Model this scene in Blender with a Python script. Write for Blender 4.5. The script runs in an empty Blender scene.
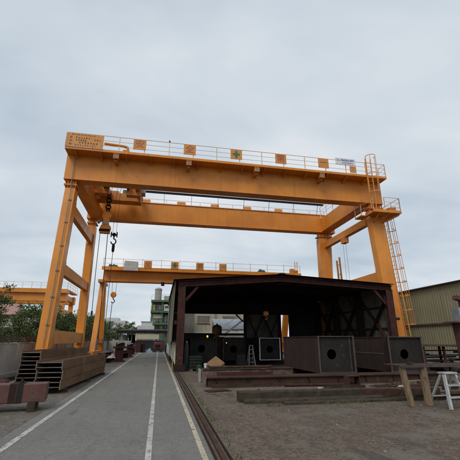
import bpy, math, random
import numpy as np
from mathutils import Vector, Matrix
random.seed(7); rng = np.random.default_rng(7)
R = math.radians
sc = bpy.context.scene
C = sc.collection

# ------------------------------------------------------------------ camera
cam = bpy.data.cameras.new('camera'); cam.lens = 27.0; cam.sensor_width = 36.0
cam.clip_start = 0.1; cam.clip_end = 3000
co = bpy.data.objects.new('camera', cam); C.objects.link(co)
co.location = (0, 0, 1.6)
co.rotation_euler = (R(90 + 17.684), 0, R(-11.139))
sc.camera = co

# ------------------------------------------------------------------ sky, sun, exposure
SUN_AZ, SUN_EL = R(215), R(48)          # azimuth clockwise from +Y: behind the camera, to the left
w = bpy.data.worlds.new('World'); sc.world = w; w.use_nodes = True
nt = w.node_tree; N = nt.nodes; L = nt.links; N.clear()
out = N.new('ShaderNodeOutputWorld'); bg = N.new('ShaderNodeBackground'); bg.inputs['Strength'].default_value = 0.1
sky = N.new('ShaderNodeTexSky'); sky.sky_type = 'NISHITA'; sky.sun_disc = False
sky.sun_elevation = SUN_EL; sky.sun_rotation = SUN_AZ; sky.air_density = 1.0; sky.dust_density = 2.0
tc = N.new('ShaderNodeTexCoord'); sep = N.new('ShaderNodeSeparateXYZ'); L.new(tc.outputs['Generated'], sep.inputs[0])
def wm(op, a, b=None):
    n = N.new('ShaderNodeMath'); n.operation = op
    for i, s in enumerate((a, b)):
        if s is None: continue
        if isinstance(s, (int, float)): n.inputs[i].default_value = s
        else: L.new(s, n.inputs[i])
    return n.outputs[0]
zz = wm('ADD', wm('MAXIMUM', sep.outputs[2], 0.0), 0.22)
cmb = N.new('ShaderNodeCombineXYZ'); L.new(wm('DIVIDE', sep.outputs[0], zz), cmb.inputs[0]); L.new(wm('DIVIDE', sep.outputs[1], zz), cmb.inputs[1])
n1 = N.new('ShaderNodeTexNoise'); n1.inputs['Scale'].default_value = 0.85; n1.inputs['Detail'].default_value = 5; n1.inputs['Roughness'].default_value = 0.52; n1.inputs['Distortion'].default_value = 0.35
L.new(cmb.outputs[0], n1.inputs['Vector'])
mpz = N.new('ShaderNodeMapping'); mpz.inputs['Scale'].default_value = (0.7, 1.35, 1); mpz.inputs['Rotation'].default_value = (0, 0, R(24)); L.new(cmb.outputs[0], mpz.inputs[0])
n2 = N.new('ShaderNodeTexNoise'); n2.inputs['Scale'].default_value = 1.25; n2.inputs['Detail'].default_value = 5; n2.inputs['Roughness'].default_value = 0.48; n2.inputs['Distortion'].default_value = 0.5
L.new(mpz.outputs[0], n2.inputs['Vector'])
cr = N.new('ShaderNodeValToRGB'); L.new(wm('ADD', wm('MULTIPLY', n1.outputs['Fac'], 0.58), wm('MULTIPLY', n2.outputs['Fac'], 0.42)), cr.inputs[0])
cr.color_ramp.elements[0].position = 0.36; cr.color_ramp.elements[0].color = (0.48, 0.565, 0.66, 1)
cr.color_ramp.elements[1].position = 0.62; cr.color_ramp.elements[1].color = (0.86, 0.885, 0.905, 1)
e = cr.color_ramp.elements.new(0.49); e.color = (0.66, 0.73, 0.795, 1)
sc10 = N.new('ShaderNodeVectorMath'); sc10.operation = 'SCALE'; sc10.inputs['Scale'].default_value = 10.0
L.new(cr.outputs[0], sc10.inputs[0])
mx = N.new('ShaderNodeMix'); mx.data_type = 'RGBA'; mx.inputs[0].default_value = 0.92
L.new(sky.outputs[0], mx.inputs[6]); L.new(sc10.outputs[0], mx.inputs[7])
L.new(mx.outputs[2], bg.inputs['Color']); L.new(bg.outputs[0], out.inputs[0])
sun = bpy.data.lights.new('sun', 'SUN'); sun.energy = 1.5; sun.angle = R(24); sun.color = (1.0, 0.965, 0.91)
so = bpy.data.objects.new('sun', sun); C.objects.link(so)
sd = Vector((math.sin(SUN_AZ) * math.cos(SUN_EL), math.cos(SUN_AZ) * math.cos(SUN_EL), math.sin(SUN_EL)))
so.rotation_euler = sd.to_track_quat('Z', 'Y').to_euler(); so.location = (-20, -25, 40)
vs = sc.view_settings; vs.view_transform = 'Standard'; vs.look = 'None'; vs.exposure = 0.0; vs.gamma = 1.0
vs.use_curve_mapping = False

# ------------------------------------------------------------------ materials
MATS = {}
def mat(name, base, alt=None, scale=1.5, rough=0.7, metal=0.0, bump=0.0, bscale=30, streak=0.0, streakcol=None,
        spot=None, spotamt=0.5, spotscale=3.0, stretch=(1, 1, 1), island=0.0, spec=0.5, soft=0.12):
    m = bpy.data.materials.new(name); m.use_nodes = True
    t = m.node_tree; n = t.nodes; l = t.links
    b = n['Principled BSDF']; b.inputs['Roughness'].default_value = rough; b.inputs['Metallic'].default_value = metal
    b.inputs['Specular IOR Level'].default_value = spec
    g = n.new('ShaderNodeNewGeometry')
    def noise(sc_, det=5, st=(1, 1, 1), ro=0.55):
        mp = n.new('ShaderNodeMapping'); mp.inputs['Scale'].default_value = st; l.new(g.outputs['Position'], mp.inputs[0])
        x = n.new('ShaderNodeTexNoise'); x.inputs['Scale'].default_value = sc_; x.inputs['Detail'].default_value = det; x.inputs['Roughness'].default_value = ro
        l.new(mp.outputs[0], x.inputs['Vector']); return x.outputs['Fac']
    def rng_(s, a, c, lo=0.0, hi=1.0):
        x = n.new('ShaderNodeMapRange'); x.interpolation_type = 'SMOOTHSTEP'
        x.inputs[1].default_value = a; x.inputs[2].default_value = c; x.inputs[3].default_value = lo; x.inputs[4].default_value = hi
        l.new(s, x.inputs[0]); return x.outputs[0]
    def mix(f, a, c):
        x = n.new('ShaderNodeMix'); x.data_type = 'RGBA'
        if isinstance(f, float): x.inputs[0].default_value = f
        else: l.new(f, x.inputs[0])
        for s, v in ((6, a), (7, c)):
            if isinstance(v, tuple): x.inputs[s].default_value = (*v, 1)
            else: l.new(v, x.inputs[s])
        return x.outputs[2]
    alt = alt or tuple(c * 0.72 for c in base)
    col = mix(rng_(noise(scale, 6, stretch), 0.32, 0.68), base, alt)
    if streak:
        col = mix(rng_(noise(2.2, 4, (1.6, 1.6, 0.12)), 0.5, 0.75, 0, streak), col, streakcol or tuple(c * 0.4 for c in base))
    if spot:
        th = 0.78 - 0.4 * spotamt
        col = mix(rng_(noise(spotscale, 8, (1, 1, 1), 0.65), th - soft / 2, th + soft / 2), col, spot)
    if island:
        hs = n.new('ShaderNodeHueSaturation'); l.new(col, hs.inputs['Color'])
        l.new(rng_(g.outputs['Random Per Island'], 0, 1, 1 - island, 1 + island), hs.inputs['Value']); col = hs.outputs[0]
    l.new(col, b.inputs['Base Color'])
    if bump:
        bp = n.new('ShaderNodeBump'); bp.inputs['Strength'].default_value = bump; bp.inputs['Distance'].default_value = 0.02
        l.new(noise(bscale, 6), bp.inputs['Height']); l.new(bp.outputs[0], b.inputs['Normal'])
    r = rng_(noise(scale * 4, 4), 0.3, 0.7, max(rough - 0.1, 0.05), min(rough + 0.1, 1)); l.new(r, b.inputs['Roughness'])
    MATS[name] = m; return m
ORG = mat('crane_orange_paint', (0.70, 0.252, 0.022), (0.58, 0.195, 0.018), 0.55, 0.45, bump=0.05, bscale=2.2, streak=0.45, streakcol=(0.40, 0.15, 0.022), spot=(0.30, 0.10, 0.03), spotamt=0.2, spotscale=4, soft=0.25)
ORG2 = mat('crane_orange_faded', (0.60, 0.22, 0.03), (0.46, 0.155, 0.025), 1.0, 0.55, streak=0.4, streakcol=(0.25, 0.11, 0.03))
RAIL = mat('handrail_pale_orange', (0.74, 0.50, 0.33), (0.66, 0.38, 0.2), 3, 0.5)
LADR = mat('ladder_orange', (0.70, 0.30, 0.06), (0.62, 0.25, 0.045), 3, 0.5)
BOARD = mat('sign_board_orange', (0.62, 0.26, 0.05), (0.54, 0.21, 0.04), 2, 0.55, streak=0.25)
REDP = mat('sign_red_paint', (0.40, 0.085, 0.045), None, 6, 0.5)
GRNP = mat('sign_green_paint', (0.015, 0.17, 0.07), None, 6, 0.5)
INK = mat('sign_dark_ink', (0.10, 0.035, 0.02), None, 6, 0.6)
BLUP = mat('sign_blue_paint', (0.04, 0.09, 0.30), None, 6, 0.5)
WHITEB = mat('white_board', (0.72, 0.74, 0.76), (0.62, 0.64, 0.66), 2, 0.5)
ROPE = mat('dark_wire_rope', (0.035, 0.033, 0.03), None, 8, 0.6)
BLACK = mat('black_steel', (0.012, 0.012, 0.013), (0.022, 0.019, 0.018), 3, 0.8, spec=0.15)
LENS = mat('lamp_glass', (0.24, 0.25, 0.26), (0.14, 0.15, 0.16), 9, 0.15)
GREYS = mat('galvanised_steel', (0.34, 0.35, 0.36), (0.25, 0.25, 0.26), 4, 0.45, 0.4)
CABLE = mat('grey_cable', (0.20, 0.19, 0.18), None, 5, 0.6)
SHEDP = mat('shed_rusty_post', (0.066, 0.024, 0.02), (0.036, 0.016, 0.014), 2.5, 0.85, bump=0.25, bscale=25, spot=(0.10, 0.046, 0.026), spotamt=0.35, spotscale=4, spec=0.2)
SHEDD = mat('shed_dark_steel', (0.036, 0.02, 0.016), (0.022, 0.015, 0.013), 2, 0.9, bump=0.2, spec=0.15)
ROOFS = mat('shed_roof_sheet', (0.075, 0.06, 0.052), (0.05, 0.038, 0.033), 1.5, 0.9, streak=0.4, spec=0.15)
SHEETG = mat('shed_side_sheet', (0.19, 0.195, 0.13), (0.155, 0.16, 0.11), 0.9, 0.75, streak=0.5, streakcol=(0.10, 0.085, 0.055), spot=(0.13, 0.08, 0.045), spotamt=0.2, spotscale=3)
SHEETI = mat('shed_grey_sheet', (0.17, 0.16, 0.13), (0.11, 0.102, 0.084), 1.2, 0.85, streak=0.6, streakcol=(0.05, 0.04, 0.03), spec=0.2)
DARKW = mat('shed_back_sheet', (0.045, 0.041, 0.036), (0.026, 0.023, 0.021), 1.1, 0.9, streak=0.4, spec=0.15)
CRATEG = mat('dull_green_paint', (0.03, 0.055, 0.032), None, 4, 0.8, spec=0.2)
DIMBLUE = mat('dull_blue_grey', (0.05, 0.06, 0.07), None, 3, 0.75, spec=0.2)
OLIVE = mat('olive_sheet', (0.26, 0.24, 0.15), (0.22, 0.20, 0.122), 0.6, 0.75, streak=0.45, streakcol=(0.16, 0.14, 0.09), spec=0.25)
RUSTB = mat('box_beam_rusty_brown', (0.044, 0.027, 0.024), (0.031, 0.02, 0.018), 1.6, 0.85, bump=0.15, bscale=18, streak=0.45, streakcol=(0.062, 0.036, 0.029), spot=(0.07, 0.042, 0.033), spotamt=0.25, spotscale=6, spec=0.2)
MILL = mat('mill_scale_steel', (0.026, 0.023, 0.020), (0.017, 0.0155, 0.014), 2.2, 0.75, 0.0, bump=0.08, spot=(0.042, 0.034, 0.028), spotamt=0.22, spotscale=5, spec=0.2)
EDGE = mat('cut_steel_edge', (0.075, 0.052, 0.042), (0.045, 0.032, 0.027), 6, 0.65)
CHALK = mat('white_chalk', (0.22, 0.22, 0.21), (0.12, 0.12, 0.12), 20, 0.95, spot=(0.035, 0.035, 0.035), spotamt=0.5, spotscale=30)
PWHITE = mat('white_edge_paint', (0.5, 0.52, 0.54), (0.38, 0.39, 0.4), 5, 0.7)
HBEAM = mat('weathered_ochre_rust', (0.165, 0.088, 0.038), (0.10, 0.05, 0.024), 1.2, 0.85, bump=0.2, bscale=22, streak=0.35, streakcol=(0.07, 0.035, 0.02), spot=(0.20, 0.115, 0.055), spotamt=0.4, spotscale=2.5, stretch=(1, 1, 2.5))
HWEB = mat('beam_web_dark_rust', (0.085, 0.052, 0.03), (0.055, 0.035, 0.022), 3, 0.95, spec=0.1)
HEND = mat('sawn_steel_end', (0.17, 0.15, 0.13), (0.10, 0.085, 0.072), 8, 0.6)
LONGB = mat('rusty_long_beam', (0.068, 0.037, 0.025), (0.042, 0.026, 0.02), 1.8, 0.95, bump=0.35, bscale=14, spot=(0.11, 0.07, 0.046), spotamt=0.35, spotscale=3.5, spec=0.15)
MOTTL = mat('mottled_rust_concrete', (0.20, 0.155, 0.12), (0.09, 0.05, 0.034), 3.5, 0.9, bump=0.5, bscale=12, spot=(0.075, 0.042, 0.03), spotamt=0.45, spotscale=5)
PRIMER = mat('red_oxide_primer', (0.115, 0.046, 0.036), (0.08, 0.034, 0.027), 1.8, 0.75, bump=0.1, spot=(0.15, 0.085, 0.068), spotamt=0.3, spotscale=7, streak=0.3, streakcol=(0.06, 0.03, 0.025))
PRIMD = mat('dark_red_primer', (0.10, 0.032, 0.034), (0.07, 0.025, 0.026), 2, 0.75)
WOOD = mat('weathered_timber', (0.255, 0.18, 0.11), (0.15, 0.10, 0.06), 5, 0.85, bump=0.3, bscale=25, stretch=(6, 6, 0.6), streak=0.6, streakcol=(0.11, 0.075, 0.05), spot=(0.10, 0.075, 0.055), spotamt=0.3, spotscale=6)
WOODD = mat('dark_damp_timber', (0.06, 0.047, 0.033), (0.036, 0.029, 0.021), 4, 0.95, bump=0.4, bscale=20, spot=(0.035, 0.048, 0.025), spotamt=0.4, spotscale=4, spec=0.15)
CARD = mat('brown_cardboard', (0.27, 0.155, 0.075), (0.22, 0.125, 0.06), 3, 0.9)
ALU = mat('scuffed_aluminium', (0.50, 0.51, 0.50), (0.38, 0.38, 0.37), 7, 0.5, 0.35, spot=(0.3, 0.24, 0.18), spotamt=0.25, spotscale=9)
GREENP = mat('factory_green_paint', (0.065, 0.14, 0.06), (0.05, 0.105, 0.05), 2, 0.6, streak=0.3)
CONC = mat('pale_concrete', (0.34, 0.33, 0.30), (0.26, 0.25, 0.225), 0.8, 0.9, bump=0.15, streak=0.5, streakcol=(0.15, 0.14, 0.12))
WALLC = mat('stained_wall_panel', (0.36, 0.345, 0.305), (0.28, 0.265, 0.23), 1.0, 0.9, bump=0.25, bscale=10, streak=0.7, streakcol=(0.16, 0.14, 0.115))
BROWNR = mat('wall_brown_rail', (0.095, 0.062, 0.043), (0.06, 0.04, 0.03), 2, 0.85, streak=0.3)
BEIGE = mat('beige_render', (0.44, 0.40, 0.30), (0.38, 0.34, 0.26), 0.6, 0.9, streak=0.35)
PALEW = mat('white_sheet_panel', (0.55, 0.57, 0.55), (0.46, 0.48, 0.46), 0.8, 0.7, streak=0.4, streakcol=(0.3, 0.29, 0.25))
PALEY = mat('cream_panel', (0.50, 0.45, 0.32), (0.43, 0.38, 0.27), 0.8, 0.8, streak=0.4)
GREYSH = mat('blue_grey_sheet', (0.30, 0.34, 0.38), (0.24, 0.27, 0.30), 0.8, 0.6, streak=0.3)
GLASSD = mat('dark_window', (0.05, 0.055, 0.06), (0.09, 0.09, 0.09), 1, 0.2)
SHUT = mat('brown_grey_shutter', (0.15, 0.13, 0.11), None, 3, 0.7)
PINKR = mat('pink_roof', (0.36, 0.20, 0.17), (0.30, 0.17, 0.145), 0.8, 0.8)
LGREEN = mat('pale_green_wall', (0.30, 0.35, 0.29), (0.25, 0.29, 0.24), 0.6, 0.8)
APART = mat('pale_flat_block', (0.52, 0.52, 0.50), (0.46, 0.46, 0.45), 0.2, 0.9)
TARP = mat('white_tarp', (0.52, 0.48, 0.45), (0.40, 0.36, 0.34), 3, 0.8, bump=0.4, bscale=6)
BUNDLE = mat('dark_bundle', (0.05, 0.055, 0.06), (0.09, 0.09, 0.09), 4, 0.85)
REDM = mat('red_machine_paint', (0.2, 0.025, 0.025), None, 3, 0.5)
BLUET = mat('blue_grey_tarp', (0.25, 0.31, 0.40), (0.17, 0.21, 0.28), 4, 0.7)
RUBBER = mat('black_rubber', (0.02, 0.02, 0.02), None, 4, 0.85)
YELLOW = mat('worn_yellow_paint', (0.42, 0.30, 0.06), (0.30, 0.21, 0.06), 4, 0.65)
LEAF = mat('leaf_green', (0.115, 0.145, 0.052), (0.075, 0.105, 0.037), 0.9, 0.8, island=0.5, spec=0.2)
LEAF2 = mat('leaf_olive', (0.115, 0.135, 0.055), (0.075, 0.095, 0.037), 0.9, 0.8, island=0.5, spec=0.2)
BARK = mat('grey_brown_bark', (0.10, 0.08, 0.06), (0.06, 0.05, 0.04), 6, 0.9, bump=0.5, stretch=(3, 3, 0.6))
GRAV = mat('grey_stone_chips', (0.15, 0.135, 0.118), (0.09, 0.075, 0.062), 4, 0.9, island=0.6)
LINEW = mat('worn_white_line', (0.44, 0.43, 0.39), (0.33, 0.32, 0.29), 1.4, 0.8, spot=(0.125, 0.12, 0.11), spotamt=0.52, spotscale=9, soft=0.12)
LINEY = mat('worn_cream_line', (0.44, 0.39, 0.28), (0.34, 0.30, 0.22), 2.0, 0.8, spot=(0.125, 0.118, 0.105), spotamt=0.52, spotscale=9, soft=0.12)

def ground_mat(name, cols, crack=0.0, grain=0.55, dirt=None, dscale=0.5, bump=0.4, wet=None):
    m = bpy.data.materials.new(name); m.use_nodes = True; t = m.node_tree; n = t.nodes; l = t.links
    b = n['Principled BSDF']; b.inputs['Roughness'].default_value = 0.88; b.inputs['Specular IOR Level'].default_value = 0.3
    g = n.new('ShaderNodeNewGeometry')
    def noise(s, det=6, st=(1, 1, 1)):
        mp = n.new('ShaderNodeMapping'); mp.inputs['Scale'].default_value = st; l.new(g.outputs['Position'], mp.inputs[0])
        x = n.new('ShaderNodeTexNoise'); x.inputs['Scale'].default_value = s; x.inputs['Detail'].default_value = det; x.inputs['Roughness'].default_value = 0.6
        l.new(mp.outputs[0], x.inputs['Vector']); return x.outputs['Fac']
    def rr(s, a, c, lo=0.0, hi=1.0):
        x = n.new('ShaderNodeMapRange'); x.interpolation_type = 'SMOOTHSTEP'
        for i, v in enumerate((a, c, lo, hi)): x.inputs[i + 1].default_value = v
        l.new(s, x.inputs[0]); return x.outputs[0]
    def mix(f, a, c):
        x = n.new('ShaderNodeMix'); x.data_type = 'RGBA'; l.new(f, x.inputs[0])
        for s, v in ((6, a), (7, c)):
            if isinstance(v, tuple): x.inputs[s].default_value = (*v, 1)
            else: l.new(v, x.inputs[s])
        return x.outputs[2]
    col = mix(rr(noise(0.35), 0.35, 0.65), cols[0], cols[1])
    col = mix(rr(noise(2.5, 5, (1.8, 0.22, 1)), 0.48, 0.72, 0, 0.55), col, cols[2])
    col = mix(rr(noise(55, 3), 0.35, 0.7, 0, 0.55), col, tuple(c * 1.5 for c in cols[0]))
    col = mix(rr(noise(4.5, 9), 0.45, 0.7, 0, 0.3 if grain > 0.3 else 0.14), col, tuple(c * 0.55 for c in cols[1]))
    vg = n.new('ShaderNodeTexVoronoi'); vg.inputs['Scale'].default_value = 26; l.new(g.outputs['Position'], vg.inputs['Vector'])
    hv = n.new('ShaderNodeMix'); hv.data_type = 'RGBA'; hv.blend_type = 'MULTIPLY'; hv.inputs[0].default_value = grain; l.new(col, hv.inputs[6])
    bwc = n.new('ShaderNodeSeparateColor'); l.new(vg.outputs['Color'], bwc.inputs[0]); gv = rr(bwc.outputs[0], 0, 1, 0.45, 1.6)
    cc = n.new('ShaderNodeCombineColor'); [l.new(gv, cc.inputs[k]) for k in range(3)]; l.new(cc.outputs[0], hv.inputs[7]); col = hv.outputs[2]
    if dirt: col = mix(rr(noise(dscale, 8), 0.5, 0.66, 0, 0.85), col, dirt)
    col = mix(rr(noise(0.55, 9, (1.3, 0.5, 1)), 0.6, 0.66, 0, 0.5), col, tuple(c * 0.62 for c in cols[2]))
    if wet: col = mix(rr(noise(0.8, 6), 0.58, 0.68, 0, 0.8), col, wet)
    if crack:
        v = n.new('ShaderNodeTexVoronoi'); v.feature = 'DISTANCE_TO_EDGE'; v.inputs['Scale'].default_value = 0.42
        nz = n.new('ShaderNodeTexNoise'); nz.inputs['Scale'].default_value = 1.6; nz.inputs['Detail'].default_value = 6; l.new(g.outputs['Position'], nz.inputs['Vector'])
        va = n.new('ShaderNodeVectorMath'); va.operation = 'MULTIPLY_ADD'; l.new(nz.outputs['Color'], va.inputs[0]); va.inputs[1].default_value = (0.9, 0.9, 0.9); l.new(g.outputs['Position'], va.inputs[2])
        l.new(va.outputs[0], v.inputs['Vector'])
        col = mix(rr(v.outputs['Distance'], 0.0, 0.011, crack, 0.0), col, tuple(c * 0.3 for c in cols[1]))
    l.new(col, b.inputs['Base Color'])
    bp = n.new('ShaderNodeBump'); bp.inputs['Strength'].default_value = bump; bp.inputs['Distance'].default_value = 0.015
    hm = n.new('ShaderNodeMath'); hm.operation = 'ADD'; l.new(noise(38, 5), hm.inputs[0]); l.new(vg.outputs['Distance'], hm.inputs[1]); l.new(hm.outputs[0], bp.inputs['Height']); l.new(bp.outputs[0], b.inputs['Normal'])
    return m
ASPH = ground_mat('worn_asphalt', grain=0.16, cols=((0.148, 0.143, 0.13), (0.12, 0.116, 0.106), (0.09, 0.086, 0.078)), crack=0.22, dirt=(0.155, 0.147, 0.13), dscale=0.35)
DIRT = ground_mat('yard_dirt', ((0.115, 0.088, 0.066), (0.082, 0.061, 0.046), (0.055, 0.041, 0.031)), dirt=(0.14, 0.122, 0.10), dscale=0.9, bump=0.8, wet=(0.06, 0.05, 0.042))
STRIP = ground_mat('concrete_strip', ((0.122, 0.108, 0.09), (0.095, 0.082, 0.068), (0.068, 0.056, 0.046)), crack=0.5, dirt=(0.11, 0.08, 0.058), dscale=0.7)
SHADEF = ground_mat('shade_dark_floor', ((0.035, 0.031, 0.028), (0.025, 0.022, 0.02), (0.018, 0.015, 0.013)), dirt=(0.05, 0.042, 0.036), dscale=1.2)  # shade of the shed interior put into a near-black floor colour
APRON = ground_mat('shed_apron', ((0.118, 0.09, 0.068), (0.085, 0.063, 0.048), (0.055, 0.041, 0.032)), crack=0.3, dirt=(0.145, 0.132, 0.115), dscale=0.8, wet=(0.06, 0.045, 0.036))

# ------------------------------------------------------------------ mesh helpers
ORIG = {}
class MB:
    def __init__(s): s.v = []; s.f = []; s.tf = None
    def add(s, vs, fs):
        o = len(s.v)
        for p in vs: s.v.append(tuple(s.tf(p)) if s.tf else tuple(p))
        s.f += [tuple(i + o for i in f) for f in fs]; return s
    def hexa(s, b, t):
        return s.add(list(b) + list(t), [(3, 2, 1, 0), (4, 5, 6, 7), (0, 1, 5, 4), (1, 2, 6, 5), (2, 3, 7, 6), (3, 0, 4, 7)])
    def box(s, x0, x1, y0, y1, z0, z1):
        return s.hexa([(x0, y0, z0), (x1, y0, z0), (x1, y1, z0), (x0, y1, z0)], [(x0, y0, z1), (x1, y0, z1), (x1, y1, z1), (x0, y1, z1)])
    def bar(s, p, q, wd, ht, up=(0, 0, 1)):
        p = Vector(p); q = Vector(q); d = (q - p).normalized(); u = Vector(up)
        if abs(d.dot(u)) > 0.98: u = Vector((0, 1, 0))
        a = d.cross(u).normalized() * wd / 2; b = a.cross(d).normalized() * ht / 2
        return s.hexa([p - a - b, p + a - b, p + a + b, p - a + b], [q - a - b, q + a - b, q + a + b, q - a + b])
    def tube(s, p, q, r, n=6, r2=None, caps=True):
        p = Vector(p); q = Vector(q); d = (q - p).normalized(); u = Vector((0, 0, 1)) if abs(d.z) < 0.9 else Vector((0, 1, 0))
        a = d.cross(u).normalized(); b = a.cross(d); r2 = r if r2 is None else r2
        A = [p + (a * math.cos(i * math.tau / n) + b * math.sin(i * math.tau / n)) * r for i in range(n)]
        B = [q + (a * math.cos(i * math.tau / n) + b * math.sin(i * math.tau / n)) * r2 for i in range(n)]
        fs = [(i, (i + 1) % n, n + (i + 1) % n, n + i) for i in range(n)]
        if caps: fs += [tuple(range(n - 1, -1, -1)), tuple(range(n, 2 * n))]
        return s.add(A + B, fs)
    def path(s, pts, r, n=5):
        for a, b in zip(pts, pts[1:]): s.tube(a, b, r, n)
        return s
    def lathe(s, c, prof, n=14, axis='z'):
        A = []; c = Vector(c)
        for (r, h) in prof:
            for i in range(n):
                ca, sa = r * math.cos(i * math.tau / n), r * math.sin(i * math.tau / n)
                A.append(c + (Vector((ca, sa, h)) if axis == 'z' else Vector((h, ca, sa)) if axis == 'x' else Vector((ca, h, sa))))
        fs = [(k * n + i, k * n + (i + 1) % n, (k + 1) * n + (i + 1) % n, (k + 1) * n + i) for k in range(len(prof) - 1) for i in range(n)]
        fs += [tuple(range(n - 1, -1, -1)), tuple(range((len(prof) - 1) * n, len(prof) * n))]
        return s.add(A, fs)
    def build(s, name, m, parent=None, origin=None, bevel=0, kind=None, smooth=False):
        V = np.array(s.v, float)
        if origin is None:
            lo, hi = V.min(0), V.max(0); origin = ((lo[0] + hi[0]) / 2, (lo[1] + hi[1]) / 2, lo[2])
        origin = Vector(origin)
        me = bpy.data.meshes.new(name); me.from_pydata((V - np.array(origin)).tolist(), [], s.f); me.update()
        if smooth: me.shade_smooth()
        me.materials.append(m)
        return place(name, me, origin, parent, bevel, kind)
def place(name, me, origin, parent=None, bevel=0, kind=None):
    o = bpy.data.objects.new(name, me); C.objects.link(o); origin = Vector(origin)
    o.location = origin - (ORIG[parent.name] if parent else Vector())
    o.parent = parent; ORIG[o.name] = origin.copy()
    if bevel:
        b = o.modifiers.new('bevel', 'BEVEL'); b.width = bevel; b.segments = 1; b.limit_method = 'ANGLE'
    if kind: o['kind'] = kind
    return o
def again(o, delta, parent=None, rz=0.0):
    """a copy of one mesh object (shared mesh) moved by delta"""
    c = o.copy(); C.objects.link(c); org = ORIG[o.name] + Vector(delta); p = parent or o.parent
    c.parent = p; c.location = org - (ORIG[p.name] if p else Vector()); ORIG[c.name] = org
    if rz: c.rotation_euler = (0, 0, rz)
    return c
def tag(o, label, cat, group=None):
    o['label'] = label; o['category'] = cat
    if group: o['group'] = group
    return o
def thing(name, label, cat, loc=(0, 0, 0), group=None):
    o = bpy.data.objects.new(name, None); C.objects.link(o); o.location = loc; o.empty_display_size = 0.3
    ORIG[o.name] = Vector(loc); return tag(o, label, cat, group)
def B(name, m, parent, x0, x1, y0, y1, z0, z1, bevel=0): return MB().box(x0, x1, y0, y1, z0, z1).build(name, m, parent, bevel=bevel)
def struct(o): o['kind'] = 'structure'; return o
def lettering(body, size, cx, y, cz, m, parent, name='lettering', bold=0.0):
    cu = bpy.data.curves.new('text', 'FONT'); cu.body = body; cu.size = size; cu.align_x = 'CENTER'; cu.align_y = 'CENTER'; cu.extrude = 0.004; cu.offset = bold
    to = bpy.data.objects.new('text', cu); C.objects.link(to); bpy.context.view_layer.update()
    me = bpy.data.meshes.new_from_object(to.evaluated_get(bpy.context.evaluated_depsgraph_get()))
    bpy.data.objects.remove(to)
    me.transform(Matrix.Rotation(R(90), 4, 'X')); me.materials.clear(); me.materials.append(m); me.name = name
    return place(name, me, (cx, y, cz), parent)
def glyph_rows(rows, y, m, parent, name='lettering'):
    """small painted characters too small to read: clusters of short strokes. rows: (x0, x1, z, size, count)"""
    b = MB(); r = random.Random(5)
    for x0, x1, z, s, n in rows:
        for i in range(n):
            cx = x0 + (x1 - x0) * (i + 0.5) / n
            for k in range(r.randint(2, 3)):
                zz_ = z + s * (-0.4 + 0.8 * k / 2); ww = s * r.uniform(0.25, 0.45)
                b.box(cx - ww, cx + ww, y - 0.006, y, zz_ - s * 0.07, zz_ + s * 0.07)
            for k in range(r.randint(1, 2)):
                xx = cx + s * r.uniform(-0.3, 0.3); b.box(xx - s * 0.07, xx + s * 0.07, y - 0.0085, y - 0.002, z - s * 0.42, z + s * r.uniform(0.1, 0.45))
    return b.build(name, m, parent)
def corr_mesh(name, wd, ht, m, pitch=0.2, dep=0.03, axis='x', th=0.004):
    """one ribbed sheet: width along axis, height along z, origin at lower corner"""
    b = MB(); pts = [(0, 0)]; k = max(1, round(wd / pitch)); p = wd / k
    for i in range(k):
        x = i * p; pts += [(x + p * 0.45, 0), (x + p * 0.58, dep), (x + p * 0.86, dep), (x + p * 0.99, 0)]
    pts.append((wd, 0))
    q = []
    for (u, d) in pts:
        for z in (0, ht): q.append((u, d, z) if axis == 'x' else (d, u, z))
    fs = [(2 * i, 2 * i + 2, 2 * i + 3, 2 * i + 1) for i in range(len(pts) - 1)]
    b.add(q, fs)
    me = bpy.data.meshes.new(name); me.from_pydata(b.v, [], b.f); me.materials.append(m); return me

# ================================================================== THE GROUND
struct(MB().add([(-900, -300, 0), (900, -300, 0), (900, 1500, 0), (-900, 1500, 0)], [(0, 1, 2, 3)]).build('ground', DIRT, origin=(0, 0, 0)))
def sheet(name, m, x0, x1, y0, y1, z, par=None):
    return MB().add([(x0, y0, z), (x1, y0, z), (x1, y1, z), (x0, y1, z)], [(0, 1, 2, 3)]).build(name, m, par)
road = struct(sheet('road', ASPH, -2.55, 0.86, -8, 54, 0.006))
struct(sheet('concrete_strip', STRIP, -6.7, -2.56, -8, 54, 0.005))
struct(sheet('shed_apron', APRON, 1.12, 14.6, 11.6, 31, 0.005))
struct(sheet('shed_shade_floor', SHADEF, 1.45, 14.3, 19.9, 30.6, 0.0095))  # dark floor sheet added so the ground under the roof reads as shaded
for (x, wd, m) in ((-2.25, 0.11, LINEW), (-0.05, 0.09, LINEW), (0.74, 0.085, LINEY)):
    sheet('painted_line', m, x - wd / 2, x + wd / 2, -8, 53.5, 0.0105, road)
# crane rail let into the ground along the shed side
rl = thing('ground_rail', 'rusty steel rail in its groove running along the shed side of the road', 'rail', (0.99, 20, 0))
B('rail_head', LONGB, rl, 0.955, 1.025, -2, 50, 0, 0.045)
B('guard_strip', SHEDD, rl, 0.875, 0.90, -2, 50, 0, 0.028); B('guard_strip', SHEDD, rl, 1.08, 1.105, -2, 50, 0, 0.028)
for X, lab in ((-5.97, 'crane track rail beside the stained boundary wall'), (15.3, 'crane track rail between open shed and olive building')):
    t_ = thing('crane_rail', lab, 'rail', (X, 25, 0)); B('rail_head', LONGB, t_, X - 0.035, X + 0.035, 14, 52, 0.06, 0.13); B('rail_base', SHEDD, t_, X - 0.12, X + 0.12, 14, 52, 0, 0.058)

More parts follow.
